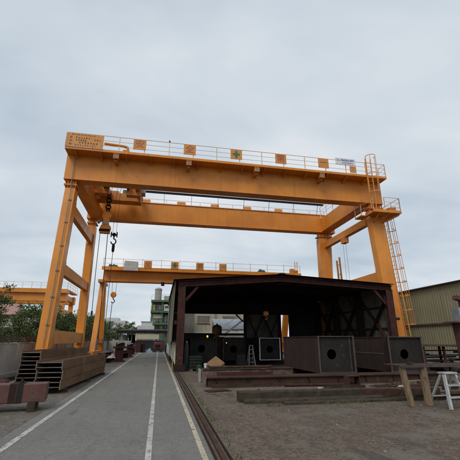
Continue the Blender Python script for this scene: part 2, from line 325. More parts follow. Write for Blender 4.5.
# ================================================================== MAIN GANTRY CRANE
cr1 = thing('gantry_crane', 'large orange double girder gantry crane straddling the dark open shed', 'gantry crane', (4.7, 25.7, 0))
X0, X1 = -6.45, 15.85
def girder(par, x0, x1, y0, y1, z0, z1):
    g = B('girder', ORG, par, x0, x1, y0 + 0.07, y1 - 0.07, z0 + 0.035, z1 - 0.035)
    B('bottom_flange', ORG, g, x0 - 0.02, x1 + 0.02, y0, y1, z0, z0 + 0.033); B('top_flange', ORG, g, x0 - 0.02, x1 + 0.02, y0, y1, z1 - 0.033, z1)
    for k in (0.0, 1.0): B('end_plate', ORG, g, x0 - 0.03 + k * (x1 - x0 + 0.032), x0 - 0.002 + k * (x1 - x0 + 0.032), y0 + 0.1, y1 - 0.1, z0 + 0.06, z1 - 0.06)
    for fr in (0.14, 0.31, 0.5, 0.69, 0.87):
        xs = x0 + fr * (x1 - x0); MB().box(xs - 0.012, xs + 0.012, y0 + 0.064, y0 + 0.0695, z0 + 0.04, z1 - 0.04).build('weld_seam', ORG2, g)
    return g
gF = girder(cr1, X0, X1, 21.3, 22.1, 11.27, 13.08)
gR = girder(cr1, X0, X1, 28.8, 29.6, 11.27, 13.02)
for y, z in ((21.9, 13.082), (29.1, 13.022)): B('trolley_rail', SHEDD, cr1, X0 + 0.3, X1 - 0.3, y - 0.04, y + 0.04, z, z + 0.08)
# walkways
def walkway(par, y0, y1, z, edge_y, sgn):
    wk = B('walkway', ORG, par, X0, X1 + 0.05, y0, y1, z, z + 0.035)
    B('edge_channel', ORG, wk, X0, X1 + 0.05, min(edge_y, edge_y + sgn * 0.03), max(edge_y, edge_y + sgn * 0.03), z + 0.037, z + 0.17)
    x = X0 + 0.6
    while x < X1:
        bb = MB(); yo, yi = (y0 + 0.05, y1) if sgn > 0 else (y1 - 0.05, y0)
        bb.hexa([(x - 0.02, yi, z - 0.34), (x + 0.02, yi, z - 0.34), (x + 0.02, yi, z - 0.003), (x - 0.02, yi, z - 0.003)], [(x - 0.02, yo, z - 0.06), (x + 0.02, yo, z - 0.06), (x + 0.02, yo, z - 0.003), (x - 0.02, yo, z - 0.003)])
        bb.build('bracket', ORG, wk); x += 1.55
    return wk
walkway(cr1, 20.55, 21.365, 12.99, 20.55, 1)
walkway(cr1, 29.54, 30.75, 12.93, 30.72, 1)
def railing(par, pts, z, h=1.1, rails=(1.1, 0.75, 0.4), step=1.62, m=RAIL):
    post = None
    for a, b in zip(pts, pts[1:]):
        a = Vector((*a, z)); b = Vector((*b, z)); n = max(1, round((b - a).length / step))
        for i in range(n + 1):
            p = a.lerp(b, i / n)
            if post is None:
                post = MB().box(p.x - 0.022, p.x + 0.022, p.y - 0.022, p.y + 0.022, z, z + h).build('railing_post', m, par); p0 = p
            else: again(post, p - p0, par)
        for r in rails: MB().tube(a + Vector((0, 0, r)), b + Vector((0, 0, r)), 0.019 if r == max(rails) else 0.013, 6).build('handrail', m, par)
railing(cr1, [(X0 + 0.05, 20.58), (X1, 20.58)], 13.06)
railing(cr1, [(X1, 20.58), (X1, 21.3)], 13.06, step=0.8)
railing(cr1, [(X0 + 0.05, 30.7), (X1, 30.7)], 13.06)
# name board with painted text
nb = B('notice_board', BOARD, cr1, -6.45, -4.2, 20.49, 20.52, 13.16, 14.1)
glyph_rows([(-6.15, -4.7, 14.0, 0.085, 11), (-6.3, -6.0, 13.82, 0.16, 1), (-6.3, -6.0, 13.58, 0.16, 1), (-6.3, -6.0, 13.34, 0.16, 1), (-5.9, -5.0, 13.8, 0.11, 6), (-5.9, -5.2, 13.62, 0.11, 5),
            (-4.8, -4.35, 13.72, 0.11, 3), (-5.7, -4.5, 13.46, 0.13, 7), (-5.9, -4.6, 13.28, 0.09, 9)], 20.488, INK, nb)
# safety boards
for x, ch in ((-1.95, '安'), (1.3, '全'), (4.48, '+'), (7.68, '第'), (10.9, '一')):
    sb = B('sign_board', BOARD, cr1, x - 0.4, x + 0.4, 20.5, 20.53, 13.36, 14.12)
    if ch == '+':
        MB().box(x - 0.25, x + 0.25, 20.488, 20.498, 13.67, 13.81).box(x - 0.07, x + 0.07, 20.486, 20.4975, 13.49, 13.99).build('green_cross', GRNP, sb)
    else: lettering(ch, 0.62, x, 20.496, 13.75, REDP, sb, bold=0.0)
wb = B('sign_panel', WHITEB, cr1, 11.85, 13.42, 20.46, 20.49, 13.78, 14.28)
glyph_rows([(12.3, 13.3, 14.13, 0.15, 8), (12.35, 13.25, 13.92, 0.1, 9)], 20.458, BLUP, wb); glyph_rows([(11.93, 12.25, 14.1, 0.1, 2)], 20.457, REDP, wb)
B('sign_board', BOARD, cr1, 12.95, 13.45, 20.5, 20.53, 13.2, 13.72)
# floodlights under the lip
for x in (-3.36, 1.28, 5.95, 10.76):
    fl = MB().box(x - 0.17, x + 0.17, 20.56, 20.585, 12.62, 12.65).box(x - 0.17, x + 0.17, 20.56, 20.585, 12.93, 12.96).box(x - 0.17, x - 0.14, 20.56, 20.585, 12.651, 12.929).box(x + 0.14, x + 0.17, 20.56, 20.585, 12.651, 12.929)
    fl.box(x - 0.17, x + 0.17, 20.586, 20.86, 12.62, 12.96).box(x - 0.1, x + 0.1, 20.75, 21.36, 12.5, 12.6); fo = fl.build('floodlight', ORG2, cr1)
    B('lens', LENS, fo, x - 0.1, x + 0.1, 20.572, 20.584, 12.7, 12.88)
# small horn on the railing
MB().lathe((-0.05, 20.58, 14.2), [(0.02, -0.04), (0.05, 0), (0.045, 0.09), (0.015, 0.12)], 8).build('rail_lamp', BLACK, cr1)
# bent guard pipe next to the notice board
MB().path([(-4.15, 20.62, 13.62), (-2.95, 20.62, 13.55), (-2.72, 20.62, 13.5), (-2.62, 20.62, 13.06)], 0.09, 8).build('cable_duct', ORG, cr1)
B('junction_box', ORG2, cr1, -2.98, -2.6, 20.6, 20.9, 13.06, 13.3)
# legs
def leg(par, x0, x1, yt0, yt1, yb0, yb1, zt, zb, m=ORG, tx=0.0):
    l = MB().hexa([(x0 + tx, yb0, zb), (x1 - tx, yb0, zb), (x1 - tx, yb1, zb), (x0 + tx, yb1, zb)], [(x0, yt0, zt), (x1, yt0, zt), (x1, yt1, zt), (x0, yt1, zt)]).build('leg', m, par, bevel=0.015)
    # flanged collar with stiffener ribs at the head
    co_ = MB().box(x0 + 0.06, x1 - 0.06, yt0 + 0.06, yt1 - 0.06, zt + 0.002, zt + 0.5)
    co_.box(x0 - 0.08, x1 + 0.08, yt0 - 0.08, yt1 + 0.08, zt + 0.14, zt + 0.18).box(x0 - 0.08, x1 + 0.08, yt0 - 0.08, yt1 + 0.08, zt + 0.2, zt + 0.24)
    k = 5
    for i in range(k):
        xx = x0 + (x1 - x0) * i / (k - 1)
        for (za, zb_, s) in ((zt + 0.245, zt + 0.5, 1), (zt + 0.004, zt + 0.135, -1)):
            co_.box(xx - 0.012, xx + 0.012, yt0 - 0.06, yt0 + 0.058, za, zb_)
    co_.build('collar', ORG, l)
    return l
l1 = leg(cr1, -6.33, -5.72, 21.45, 22.25, 20.7, 21.4, 10.74, 0.95)
l2 = leg(cr1, 14.75, 15.78, 21.45, 22.05, 20.72, 21.3, 10.74, 0.95, tx=0.06)
l3 = leg(cr1, -6.33, -5.75, 28.95, 29.75, 29.6, 30.3, 10.74, 0.95)
l4 = leg(cr1, 14.3, 15.5, 29.0, 29.7, 29.6, 30.3, 10.74, 0.95, tx=0.12)
for (x, y, ya, yb) in ((-6.02, 21.05, 19.9, 22.2), (15.27, 21.0, 19.9, 22.2), (-6.04, 29.95, 28.8, 31.1), (14.9 + 0.37, 29.95, 28.8, 31.1)):
    bg_ = MB().hexa([(x - 0.22, ya, 0.45), (x + 0.22, ya, 0.45), (x + 0.22, yb, 0.45), (x - 0.22, yb, 0.45)], [(x - 0.22, y - 0.55, 0.945), (x + 0.22, y - 0.55, 0.945), (x + 0.22, y + 0.55, 0.945), (x - 0.22, y + 0.55, 0.945)]).build('bogie', ORG, cr1)
    for yy in (ya + 0.4, yb - 0.4): MB().lathe((x, yy, 0.41), [(0.31, -0.09), (0.31, -0.06), (0.27, -0.058), (0.27, 0.058), (0.31, 0.06), (0.31, 0.09)], 18, 'x').build('wheel', SHEDD, bg_)
# portal ties
def ytie(par, x, ya, yb, z0, z1, wd=0.34, nm='tie_beam'):
    t_ = MB().hexa([(x - wd / 2, ya, z0), (x + wd / 2, ya, z0), (x + wd / 2, yb, z0), (x - wd / 2, yb, z0)], [(x - wd / 2, ya, z1), (x + wd / 2, ya, z1), (x + wd / 2, yb, z1), (x - wd / 2, yb, z1)]).build(nm, ORG, par, bevel=0.01)
    for y, s in ((ya, 1), (yb, -1)):
        f = MB().box(x - wd / 2 - 0.09, x + wd / 2 + 0.09, min(y + s * 0.12, y + s * 0.16), max(y + s * 0.12, y + s * 0.16), z0 - 0.1, z1 + 0.1).box(x - wd / 2 - 0.09, x + wd / 2 + 0.09, min(y + s * 0.18, y + s * 0.22), max(y + s * 0.18, y + s * 0.22), z0 - 0.1, z1 + 0.1)
        for i in range(5): f.box(x + wd / 2 + 0.02, x + wd / 2 + 0.075, min(y + s * 0.1, y + s * 0.26), max(y + s * 0.1, y + s * 0.26), z0 + (z1 - z0) * i / 4 - 0.025, z0 + (z1 - z0) * i / 4 + 0.025)
        f.build('bolted_flange', ORG, t_)
ytie(cr1, -6.0, 22.1, 29.2, 9.2, 9.95); ytie(cr1, -6.0, 21.75, 29.5, 5.35, 6.0); ytie(cr1, -6.0, 21.45, 29.75, 1.38, 2.12)
ytie(cr1, 15.0, 21.95, 29.25, 9.85, 10.4, 0.4); ytie(cr1, 15.1, 21.6, 29.5, 5.45, 6.2)
B('end_beam', ORG, cr1, -6.2, -5.45, 22.04, 28.86, 11.32, 12.35, 0.01); B('end_beam', ORG, cr1, 14.5, 15.4, 22.04, 28.86, 11.33, 12.6, 0.01)
railing(cr1, [(14.45, 22.6), (14.45, 28.7)], 12.6, step=1.2)
# sheave box below the right hand tie
sx = MB().box(14.7, 15.1, 25.3, 25.9, 9.35, 9.83).build('sheave_box', ORG2, cr1)
MB().path([(14.9, 25.5, 9.35), (14.9, 25.45, 6.2), (14.9, 25.4, 1.0)], 0.012, 4).build('wire_rope', ROPE, sx); MB().path([(14.78, 25.7, 9.35), (14.78, 25.7, 1.0)], 0.012, 4).build('wire_rope', ROPE, sx)
# conduit clipped to front left leg
cd = MB().path([(-5.95, 21.26, 12.95), (-5.95, 21.26, 11.25), (-5.93, 21.32, 10.74), (-5.93, 20.63, 1.2)], 0.024, 5)
cdo = cd.build('conduit', CABLE, l1)
for i in range(6):
    z = 2.4 + i * 1.5; y = 21.45 - (10.6 - z) / 9.65 * 0.75
    MB().box(-6.03, -5.83, y - 0.07, y - 0.012, z - 0.03, z + 0.03).build('clip', GREYS, l1)
# platform, toolbox, cage ladders
pf = B('platform', ORG, cr1, 14.38, 16.6, 20.45, 21.42, 10.26, 10.34); B('kick_plate', ORG, pf, 14.38, 16.6, 20.42, 20.448, 10.26, 10.46)
B('platform', ORG, cr1, 15.95, 16.6, 21.44, 22.4, 10.26, 10.34); B('platform', ORG, cr1, 14.0, 14.62, 21.44, 22.3, 10.26, 10.34)
for xa in (14.9, 15.6): MB().bar((xa, 20.6, 10.22), (xa, 21.5, 9.7), 0.07, 0.09).build('bracket', ORG, pf)
MB().bar((16.5, 20.6, 10.2), (15.8, 21.2, 9.85), 0.08, 0.1).build('bracket', ORG, pf)
railing(cr1, [(14.05, 22.25), (14.05, 21.45), (14.42, 20.48)], 10.34, step=0.9); railing(cr1, [(15.35, 20.48), (16.57, 20.48), (16.57, 22.35)], 10.34, step=0.9)
tb = MB().hexa([(15.85, 20.75, 10.345), (16.35, 20.75, 10.345), (16.35, 21.15, 10.345), (15.85, 21.15, 10.345)], [(15.8, 20.7, 10.75), (16.42, 20.7, 10.82), (16.42, 21.2, 10.82), (15.8, 21.2, 10.75)]).build('control_box', ORG2, cr1)
def cage_ladder(par, base, top, z0hoop, wd=0.42, rad=0.36, out=(0, -1)):
    """ladder from base to top with hoops standing away in direction out"""
    b = Vector(base); t = Vector(top); ox = Vector((out[0], out[1], 0)); sd_ = Vector((-out[1], out[0], 0))
    lad = MB().bar(b + sd_ * wd / 2, t + sd_ * wd / 2, 0.05, 0.06).bar(b - sd_ * wd / 2, t - sd_ * wd / 2, 0.05, 0.06).build('ladder', LADR, par)
    n = int((t - b).length / 0.3)
    for i in range(1, n): p = b.lerp(t, i / n); MB().tube(p + sd_ * wd / 2, p - sd_ * wd / 2, 0.014, 5).build('rung', LADR, lad)
    k = max(2, int((t.z - z0hoop) / 0.95)); rings = []
    for i in range(k + 1):
        z = z0hoop + (t.z - z0hoop) * i / k; p = b.lerp(t, (z - b.z) / (t.z - b.z)); pts = []
        for a in range(-6, 7):
            an = a / 6 * 1.95; pts.append(p + ox * (rad * 0.9 + rad * math.cos(an) * 1.0) - sd_ * rad * math.sin(an))
        rings.append(pts); h = MB()
        for u, v in zip(pts, pts[1:]): h.bar(u, v, 0.012, 0.055)
        h.build('hoop', LADR, lad)
    for a in (1, 4, 8, 11):
        h = MB()
        for u, v in zip(rings, rings[1:]): h.bar(u[a], v[a], 0.04, 0.012, up=(ox.x, ox.y, 0))
        h.build('cage_bar', LADR, lad)
cage_ladder(cr1, (16.12, 20.95, 0.9), (16.12, 21.7, 10.3), 2.6, out=(1, 0), rad=0.33)
cage_ladder(cr1, (14.45, 20.45, 10.47), (14.45, 20.45, 14.45), 11.6, out=(0, -1), rad=0.36)
# festoon track on the rear girder
ft = MB().box(X0 + 3.6, X1 - 1.1, 28.5, 28.62, 13.86, 14.04).build('festoon_track', BLACK, cr1)
x = X0 + 3.8
while x < X1 - 1.2:
    MB().bar((x, 28.56, 13.86), (x, 28.9, 13.0), 0.03, 0.03).build('track_post', SHEDD, ft); x += 2.4
for x in (-1.9, 1.35, 4.55, 7.75, 10.95): B('sign_board', BOARD, cr1, x - 0.4, x + 0.4, 30.62, 30.65, 13.3, 14.05)
# trolley with winch
tr = thing('trolley', '', '', (-3.9, 25.6, 13.1)); del tr['label'], tr['category']; tr.parent = cr1; tr.location = Vector((-3.9, 25.6, 13.1)) - ORIG[cr1.name]
for xa, xb in ((-5.75, -5.35), (-2.5, -2.1)): B('side_frame', ORG2, tr, xa, xb, 21.6, 29.4, 13.32, 13.62)
for xx in (-5.55, -2.3):
    for yy, zz_ in ((21.9, 13.31), (29.1, 13.25)): MB().lathe((xx, yy, zz_), [(0.15, -0.06), (0.15, 0.06)], 14, 'y').build('wheel', SHEDD, tr)
for xa, xb in ((-5.72, -5.4), (-2.48, -2.14)): B('hanger', ORG, tr, xa, xb, 23.2, 28.1, 12.78, 13.318)
for ya, yb, za, zb_ in ((23.2, 23.9, 12.5, 12.95), (27.1, 28.0, 12.36, 13.0)): B('cross_beam', ORG2 if ya > 24 else ORG, tr, -5.75, -2.1, ya, yb, za, zb_)
for xa, xb in ((-5.75, -4.45), (-3.15, -2.1)): B('stub_beam', ORG, tr, xa, xb, 25.9, 26.5, 12.4, 12.95)
B('gearbox', GREENP, tr, -4.4, -3.5, 23.91, 24.6, 12.7, 13.3); B('motor', ORG2, tr, -5.3, -4.5, 26.6, 27.05, 12.6, 13.1); B('control_cabinet', GREYS, tr, -5.3, -4.8, 23.95, 24.5, 12.7, 13.5); B('control_cabinet', GREYS, tr, -2.05, -1.75, 26.0, 26.8, 12.7, 13.3)
MB().lathe((-3.9, 25.7, 13.2), [(0.42, -0.95), (0.42, -0.9), (0.34, -0.88), (0.34, 0.88), (0.42, 0.9), (0.42, 0.95)], 16, 'x').build('winch_drum', SHEDP, tr)
B('gearbox', GREENP, tr, -3.6, -2.9, 27.3, 28.2, 12.76, 13.4); B('motor', ORG2, tr, -4.7, -3.9, 27.3, 27.9, 12.76, 13.25)
B('control_cabinet', GREYS, tr, -5.6, -5.3, 22.5, 23.2, 13.0, 13.9)
# main hook: black chain links, orange block, slings below
def strand(pts, r, par, nm='wire_rope', m=ROPE): return MB().path(pts, r, 5).build(nm, m, par)
for dx in (-0.16, 0.16): strand([(-4.25 + dx, 25.0, 12.7), (-4.25 + dx * 0.7, 25.0, 11.75)], 0.016, tr)
ch = MB()
for i in range(5):
    z = 11.75 - i * 0.27; a = 0.13 if i % 2 else 0.04; pts = []
    for k in range(9): an = k / 8 * math.tau; pts.append((-4.22 + math.cos(an) * (0.04 + a), 25.0 + math.cos(an) * (0.17 - a) * 0.8, z + math.sin(an) * 0.19))
    ch.path(pts, 0.05, 5)
ch.build('chain', BLACK, tr)
hb = MB().hexa([(-4.62, 24.8, 8.92), (-3.92, 24.8, 8.92), (-3.92, 25.2, 8.92), (-4.62, 25.2, 8.92)], [(-4.55, 24.82, 9.5), (-3.98, 24.82, 9.5), (-3.98, 25.18, 9.5), (-4.55, 25.18, 9.5)])
hb.hexa([(-4.45, 24.82, 9.5), (-4.05, 24.82, 9.5), (-4.05, 25.18, 9.5), (-4.45, 25.18, 9.5)], [(-4.42, 24.85, 10.3), (-4.08, 24.85, 10.3), (-4.08, 25.15, 10.3), (-4.42, 25.15, 10.3)])
hb.lathe((-4.25, 25, 10.25), [(0.3, -0.12), (0.33, 0), (0.3, 0.12)], 12, 'y').lathe((-4.25, 25, 9.25), [(0.36, -0.17), (0.4, 0), (0.36, 0.17)], 14, 'y')
hbo = hb.build('hook_block', ORG, tr); B('guard_plate', BLACK, hbo, -4.64, -3.9, 24.76, 24.79, 9.0, 9.18); B('guard_plate', GREYS, hbo, -4.5, -4.02, 24.77, 24.795, 9.55, 9.7)
MB().lathe((-4.75, 25, 9.75), [(0.05, -0.13), (0.15, 0), (0.05, 0.13)], 8).build('limit_switch', GREYS, hbo)
strand([(-4.58, 25, 8.95), (-4.56, 25, 6), (-4.5, 25, 3.4)], 0.022, tr, 'sling'); strand([(-4.05, 25, 8.95), (-3.98, 25, 5), (-3.9, 25, 1.3)], 0.026, tr, 'sling')
MB().box(-4.56, -4.44, 24.96, 25.04, 3.15, 3.45).build('sling_hook', PRIMER, tr)
# auxiliary hook
for dx in (-0.12, 0.12): strand([(-3.62 + dx, 25.2, 12.6), (-3.62 + dx, 25.2, 9.05)], 0.012, tr)
ah = MB().box(-3.86, -3.8, 25.12, 25.28, 8.72, 9.1).box(-3.46, -3.4, 25.12, 25.28, 8.72, 9.1).box(-3.8, -3.46, 25.14, 25.26, 8.86, 8.96).lathe((-3.63, 25.2, 8.9), [(0.14, -0.06), (0.14, 0.06)], 12, 'y')
aho = ah.build('hook_block', BLACK, tr)
pts = [(-3.63 + 0.17 * math.cos(a), 25.2, 8.38 + 0.2 * math.sin(a)) for a in [R(90 - k * 24) for k in range(12)]]
MB().path([(-3.63, 25.2, 8.75)] + pts, 0.045, 6).build('hook', BLACK, aho); MB().lathe((-3.6, 25.2, 7.6), [(0.06, 0), (0.1, 0.1), (0.1, 0.5), (0.05, 0.62)], 8).build('swivel', BLACK, aho)
strand([(-3.6, 25.2, 7.65), (-3.6, 25.2, 4), (-3.58, 25.2, 0.9)], 0.02, tr, 'sling')

# ================================================================== SECOND CRANE BEHIND
cr2 = thing('gantry_crane', 'smaller orange gantry crane farther back, seen under the big crane behind the shed roof', 'gantry crane', (4.7, 38, 0))
g2 = B('girder', ORG, cr2, -6.0, 15.3, 37.2, 38.1, 7.42, 8.55); B('bottom_flange', ORG, g2, -6.02, 15.32, 37.1, 38.2, 7.38, 7.418); B('top_flange', ORG, g2, -6.02, 15.32, 37.1, 38.2, 8.552, 8.6)
wk2 = B('walkway', ORG, cr2, -6.1, 15.4, 36.5, 37.09, 8.52, 8.6); B('edge_channel', ORG, wk2, -6.1, 15.4, 36.46, 36.498, 8.42, 8.78)
railing(cr2, [(-6.0, 36.52), (15.3, 36.52)], 8.6, rails=(1.0, 0.5), step=1.9, m=RAIL)
for x, chh in ((-1.56, '全'), (1.22, '+'), (3.88, '第'), (6.39, '一')):
    sb = B('sign_board', BOARD, cr2, x - 0.4, x + 0.4, 36.42, 36.45, 8.75, 9.5)
    if chh == '+': MB().box(x - 0.25, x + 0.25, 36.408, 36.418, 9.05, 9.2).box(x - 0.075, x + 0.075, 36.406, 36.4175, 8.87, 9.38).build('green_cross', GRNP, sb)
    else: lettering(chh, 0.6, x, 36.416, 9.12, REDP, sb, bold=0.0)
def leg2(x0, x1, yt, yb): MB().hexa([(x0, yb, 0.6), (x1, yb, 0.6), (x1, yb + 0.5, 0.6), (x0, yb + 0.5, 0.6)], [(x0, yt, 7.37), (x1, yt, 7.37), (x1, yt + 0.45, 7.37), (x0, yt + 0.45, 7.37)]).build('leg', ORG, cr2)
for x0, x1 in ((-6.2, -5.75), (14.0, 14.6)):
    leg2(x0, x1, 37.1, 35.4); leg2(x0, x1, 37.75, 40.2)
    sl = B('sill_beam', ORG, cr2, x0, x1, 34.8, 41.4, 0.3, 0.595)
    B('head_beam', ORG, cr2, x0 - 0.05, x1 + 0.05, 36.0, 39.2, 7.1 if x0 < 0 else 7.1, 7.36)
    B('tie_beam', ORG, cr2, x0 + 0.05, x1 - 0.05, 35.7, 40.1, 1.3, 1.75)
    for yy in (35.2, 41.0): MB().lathe(((x0 + x1) / 2, yy, 0.33), [(0.2, -0.08), (0.2, 0.08)], 14, 'x').build('wheel', SHEDD, sl)
for xx in (14.7, 14.95): MB().box(xx, xx + 0.06, 36.5, 36.56, 8.6, 10.1).build('railing_post', ORG, cr2)
B('control_box', ORG2, cr2, 14.2, 14.65, 36.55, 37.0, 8.61, 9.3); B('control_box', ORG2, cr2, 14.72, 15.1, 36.6, 36.9, 8.61, 9.15)
B('pendant_lamp', BLACK, cr2, -0.1, 0.25, 36.7, 37.0, 7.0, 7.37)
for dx in (-0.22, 0.22): MB().path([(-4.85 + dx, 37.6, 7.38), (-4.85 + dx * 0.8, 37.6, 6.25)], 0.016, 4).build('wire_rope', ROPE, cr2)
h2 = MB().lathe((-4.85, 37.6, 6.05), [(0.22, -0.12), (0.3, 0), (0.22, 0.12)], 12, 'y').box(-5.0, -4.7, 37.5, 37.7, 5.75, 6.0).build('hook_block', ORG, cr2)
MB().path([(-4.85, 37.6, 5.75), (-4.85, 37.6, 5.6)] + [(-4.85 + 0.16 * math.cos(a), 37.6, 5.4 + 0.18 * math.sin(a)) for a in [R(90 - k * 25) for k in range(11)]], 0.045, 6).build('hook', BLACK, h2)
MB().path([(-4.9, 37.6, 5.3), (-4.95, 37.6, 3.0), (-4.95, 37.6, 0.6)], 0.03, 4).build('sling', ROPE, h2)
tag(MB().hexa([(-4.0, 36.36, 8.4), (-2.5, 36.36, 8.4), (-2.5, 36.4, 8.4), (-4.0, 36.4, 8.4)], [(-3.92, 36.36, 9.42), (-2.55, 36.36, 9.36), (-2.55, 36.4, 9.36), (-3.92, 36.4, 9.42)]).build('tarpaulin', TARP), 'pale tarpaulin sheet hung over the railing of the farther crane', 'tarpaulin')
def lump(name, c, rx, ry, rz, m, seed=0, n=14, lev=8):
    """an irregular heap with a flat foot: several overlapping humps sampled on a grid of rings"""
    r = random.Random(seed); A = []; hs = [(r.uniform(-0.7, 0.7), r.uniform(-0.6, 0.6), r.uniform(0.45, 1.0), r.uniform(0.3, 0.6)) for _ in range(6)]
    edge = [r.uniform(0.78, 1.12) for _ in range(n)]
    for k in range(lev + 1):
        f = 1 - k / lev
        for i in range(n):
            th = i * math.tau / n; q = edge[i]; u, v = math.cos(th) * f * q, math.sin(th) * f * q
            h = max([a_ * math.exp(-((u - x_) ** 2 + (v - y_) ** 2) / w_ ** 2) for x_, y_, a_, w_ in hs]) * min(1, 3.2 * (1 - f)) + r.uniform(-0.03, 0.05) * (k > 0)
            A.append((c[0] + rx * u, c[1] + ry * v, c[2] + 0.003 + max(0, h) * 2 * rz))
    fs = [(k * n + i, k * n + (i + 1) % n, (k + 1) * n + (i + 1) % n, (k + 1) * n + i) for k in range(lev) for i in range(n)] + [tuple(range(n - 1, -1, -1))]
    return MB().add(A, fs).build(name, m)
tag(lump('bundle', (-5.0, 36.85, 8.6), 0.75, 0.25, 0.3, BUNDLE, 1), 'dark bundle lying at left end of the farther crane walkway', 'bundle')
tag(lump('bundle', (10.8, 36.85, 8.6), 0.7, 0.3, 0.33, BUNDLE, 2), 'dark grey bundle on the farther crane walkway above the shed ridge', 'bundle')

# ================================================================== FAR LEFT CRANE
cr3 = thing('gantry_crane', 'distant orange crane beyond the boundary wall, rising behind the trees at far left', 'gantry crane', (-26, 55.5, 0))
g3 = B('girder', ORG, cr3, -48, -13.7, 55.0, 56.0, 7.0, 8.15); B('top_flange', ORG, g3, -48, -13.6, 54.6, 56.2, 8.152, 8.75)
B('girder', ORG, cr3, -48, -13.7, 60.0, 61.0, 7.0, 8.15); B('end_beam', ORG, cr3, -14.4, -13.9, 56.01, 59.99, 7.3, 8.0)
railing(cr3, [(-32, 54.7), (-13.6, 54.7)], 8.75, h=0.9, rails=(0.9, 0.45), step=1.2); railing(cr3, [(-13.6, 54.7), (-13.6, 61)], 8.75, h=0.9, rails=(0.9, 0.45), step=1.5)
for yy, yb in ((55.2, 54.4), (60.2, 61.0)):
    for x in (-14.5, -47.5): MB().hexa([(x, yb, 0), (x + 0.6, yb, 0), (x + 0.6, yb + 0.6, 0), (x, yb + 0.6, 0)], [(x, yy, 6.99), (x + 0.6, yy, 6.99), (x + 0.6, yy + 0.6, 6.99), (x, yy + 0.6, 6.99)]).build('leg', ORG, cr3)
B('end_walkway', ORG, cr3, -14.4, -13.55, 56.21, 61.1, 8.55, 8.748); B('tie_beam', ORG, cr3, -14.4, -14.0, 55.6, 60.6, 5.2, 5.9)
mast = thing('mast', 'slim orange twin post mast showing above the right side of the shed roof', 'mast', (16.9, 30.5, 0))
for x in (16.68, 16.98): MB().bar((x + 0.12, 30.5, 0), (x, 30.5, 9.0 + (x - 16.68) * 1.2), 0.13, 0.13).build('post', ORG, mast)
for i in range(9): MB().bar((16.72, 30.5, 1 + i * 0.95), (17.02, 30.5, 1 + i * 0.95), 0.05, 0.05).build('cross_bar', ORG, mast)

# ================================================================== OPEN WORKSHOP SHED
sh = thing('workshop_shed', 'dark open fronted steel workshop shed with low gable under the crane', 'shed', (7.7, 25, 0))
XL, XR, YF, YB = 0.93, 14.35, 19.67, 30.2
ridge = lambda x: 4.86 + (5.36 - 4.86) * (1 - abs(x - 7.0) / 6.1) if x < 7.0 else 5.36 - (5.36 - 4.98) * (x - 7.0) / 7.4
frames = [YF, 23.2, 26.7, YB]
def hpost(par, x, y, z1, wd=0.4, dp=0.3, m=SHEDP, z0=0.0):
    b = MB().box(x, x + wd, y, y + 0.03, z0, z1).box(x, x + wd, y + dp - 0.03, y + dp, z0, z1).box(x + wd / 2 - 0.012, x + wd / 2 + 0.012, y + 0.0305, y + dp - 0.0305, z0, z1)
    return b.build('post', m, par)
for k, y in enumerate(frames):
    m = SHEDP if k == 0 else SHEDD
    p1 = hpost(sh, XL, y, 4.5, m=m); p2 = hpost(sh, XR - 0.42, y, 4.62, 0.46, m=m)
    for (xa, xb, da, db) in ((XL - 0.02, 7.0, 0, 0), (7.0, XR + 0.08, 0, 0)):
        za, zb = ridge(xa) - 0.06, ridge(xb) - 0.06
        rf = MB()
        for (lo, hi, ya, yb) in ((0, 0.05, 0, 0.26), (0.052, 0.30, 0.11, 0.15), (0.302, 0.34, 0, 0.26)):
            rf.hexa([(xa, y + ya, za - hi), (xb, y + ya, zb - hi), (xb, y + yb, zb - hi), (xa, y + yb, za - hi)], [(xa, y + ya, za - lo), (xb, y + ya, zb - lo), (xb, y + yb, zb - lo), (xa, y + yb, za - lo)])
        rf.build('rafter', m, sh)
    MB().bar((XL + 0.42, y + 0.15, 3.72), (XL + 1.1, y + 0.15, 4.52), 0.12, 0.14).build('knee_brace', m, sh)
    MB().bar((XR - 0.44, y + 0.15, 3.75), (XR - 1.2, y + 0.15, 4.66), 0.12, 0.14).build('knee_brace', m, sh)
MB().box(XL - 0.16, XL - 0.01, YF + 0.02, YF + 0.26, 2.42, 2.62).build('bracket', SHEDD, sh)
MB().box(XR + 0.05, XR + 0.3, YF + 0.0, YF + 0.2, 2.78, 2.93).build('bracket', SHEDD, sh)
MB().box(XL - 0.06, XL + 0.5, YF - 0.08, YF + 0.38, 0, 0.36).build('post_foot', SHEDD, sh)
for i in range(11):    # purlins
    x = XL + 0.25 + i * (XR - XL - 0.5) / 10; z = ridge(x)
    B('purlin', SHEDD, sh, x - 0.04, x + 0.04, YF - 0.1, YB + 0.3, z - 0.055, z - 0.004)
def roof_sheet(xa, xb, k):
    b = MB(); n = 22; w_ = (YB + 0.4 - (YF - 0.22)) / n
    for i in range(n):
        y = YF - 0.22 + i * w_
        for (u0, u1, d0, d1) in ((0, .5, 0, 0), (.5, .62, 0, .03), (.62, .88, .03, .03), (.88, 1, .03, 0)):
            b.add([(xa, y + u0 * w_, ridge(xa) + d0), (xb, y + u0 * w_, ridge(xb) + d0), (xb, y + u1 * w_, ridge(xb) + d1), (xa, y + u1 * w_, ridge(xa) + d1)], [(0, 1, 2, 3)])
    b.build('roof_sheet', ROOFS, sh)
xs = [XL - 0.3, 2.2, 3.4, 4.6, 5.8, 6.999]
for a, b_ in zip(xs, xs[1:]): roof_sheet(a, b_, 0)
xs = [7.0, 8.25, 9.5, 10.75, 12.0, 13.2, XR + 0.16]
for a, b_ in zip(xs, xs[1:]): roof_sheet(a, b_, 1)
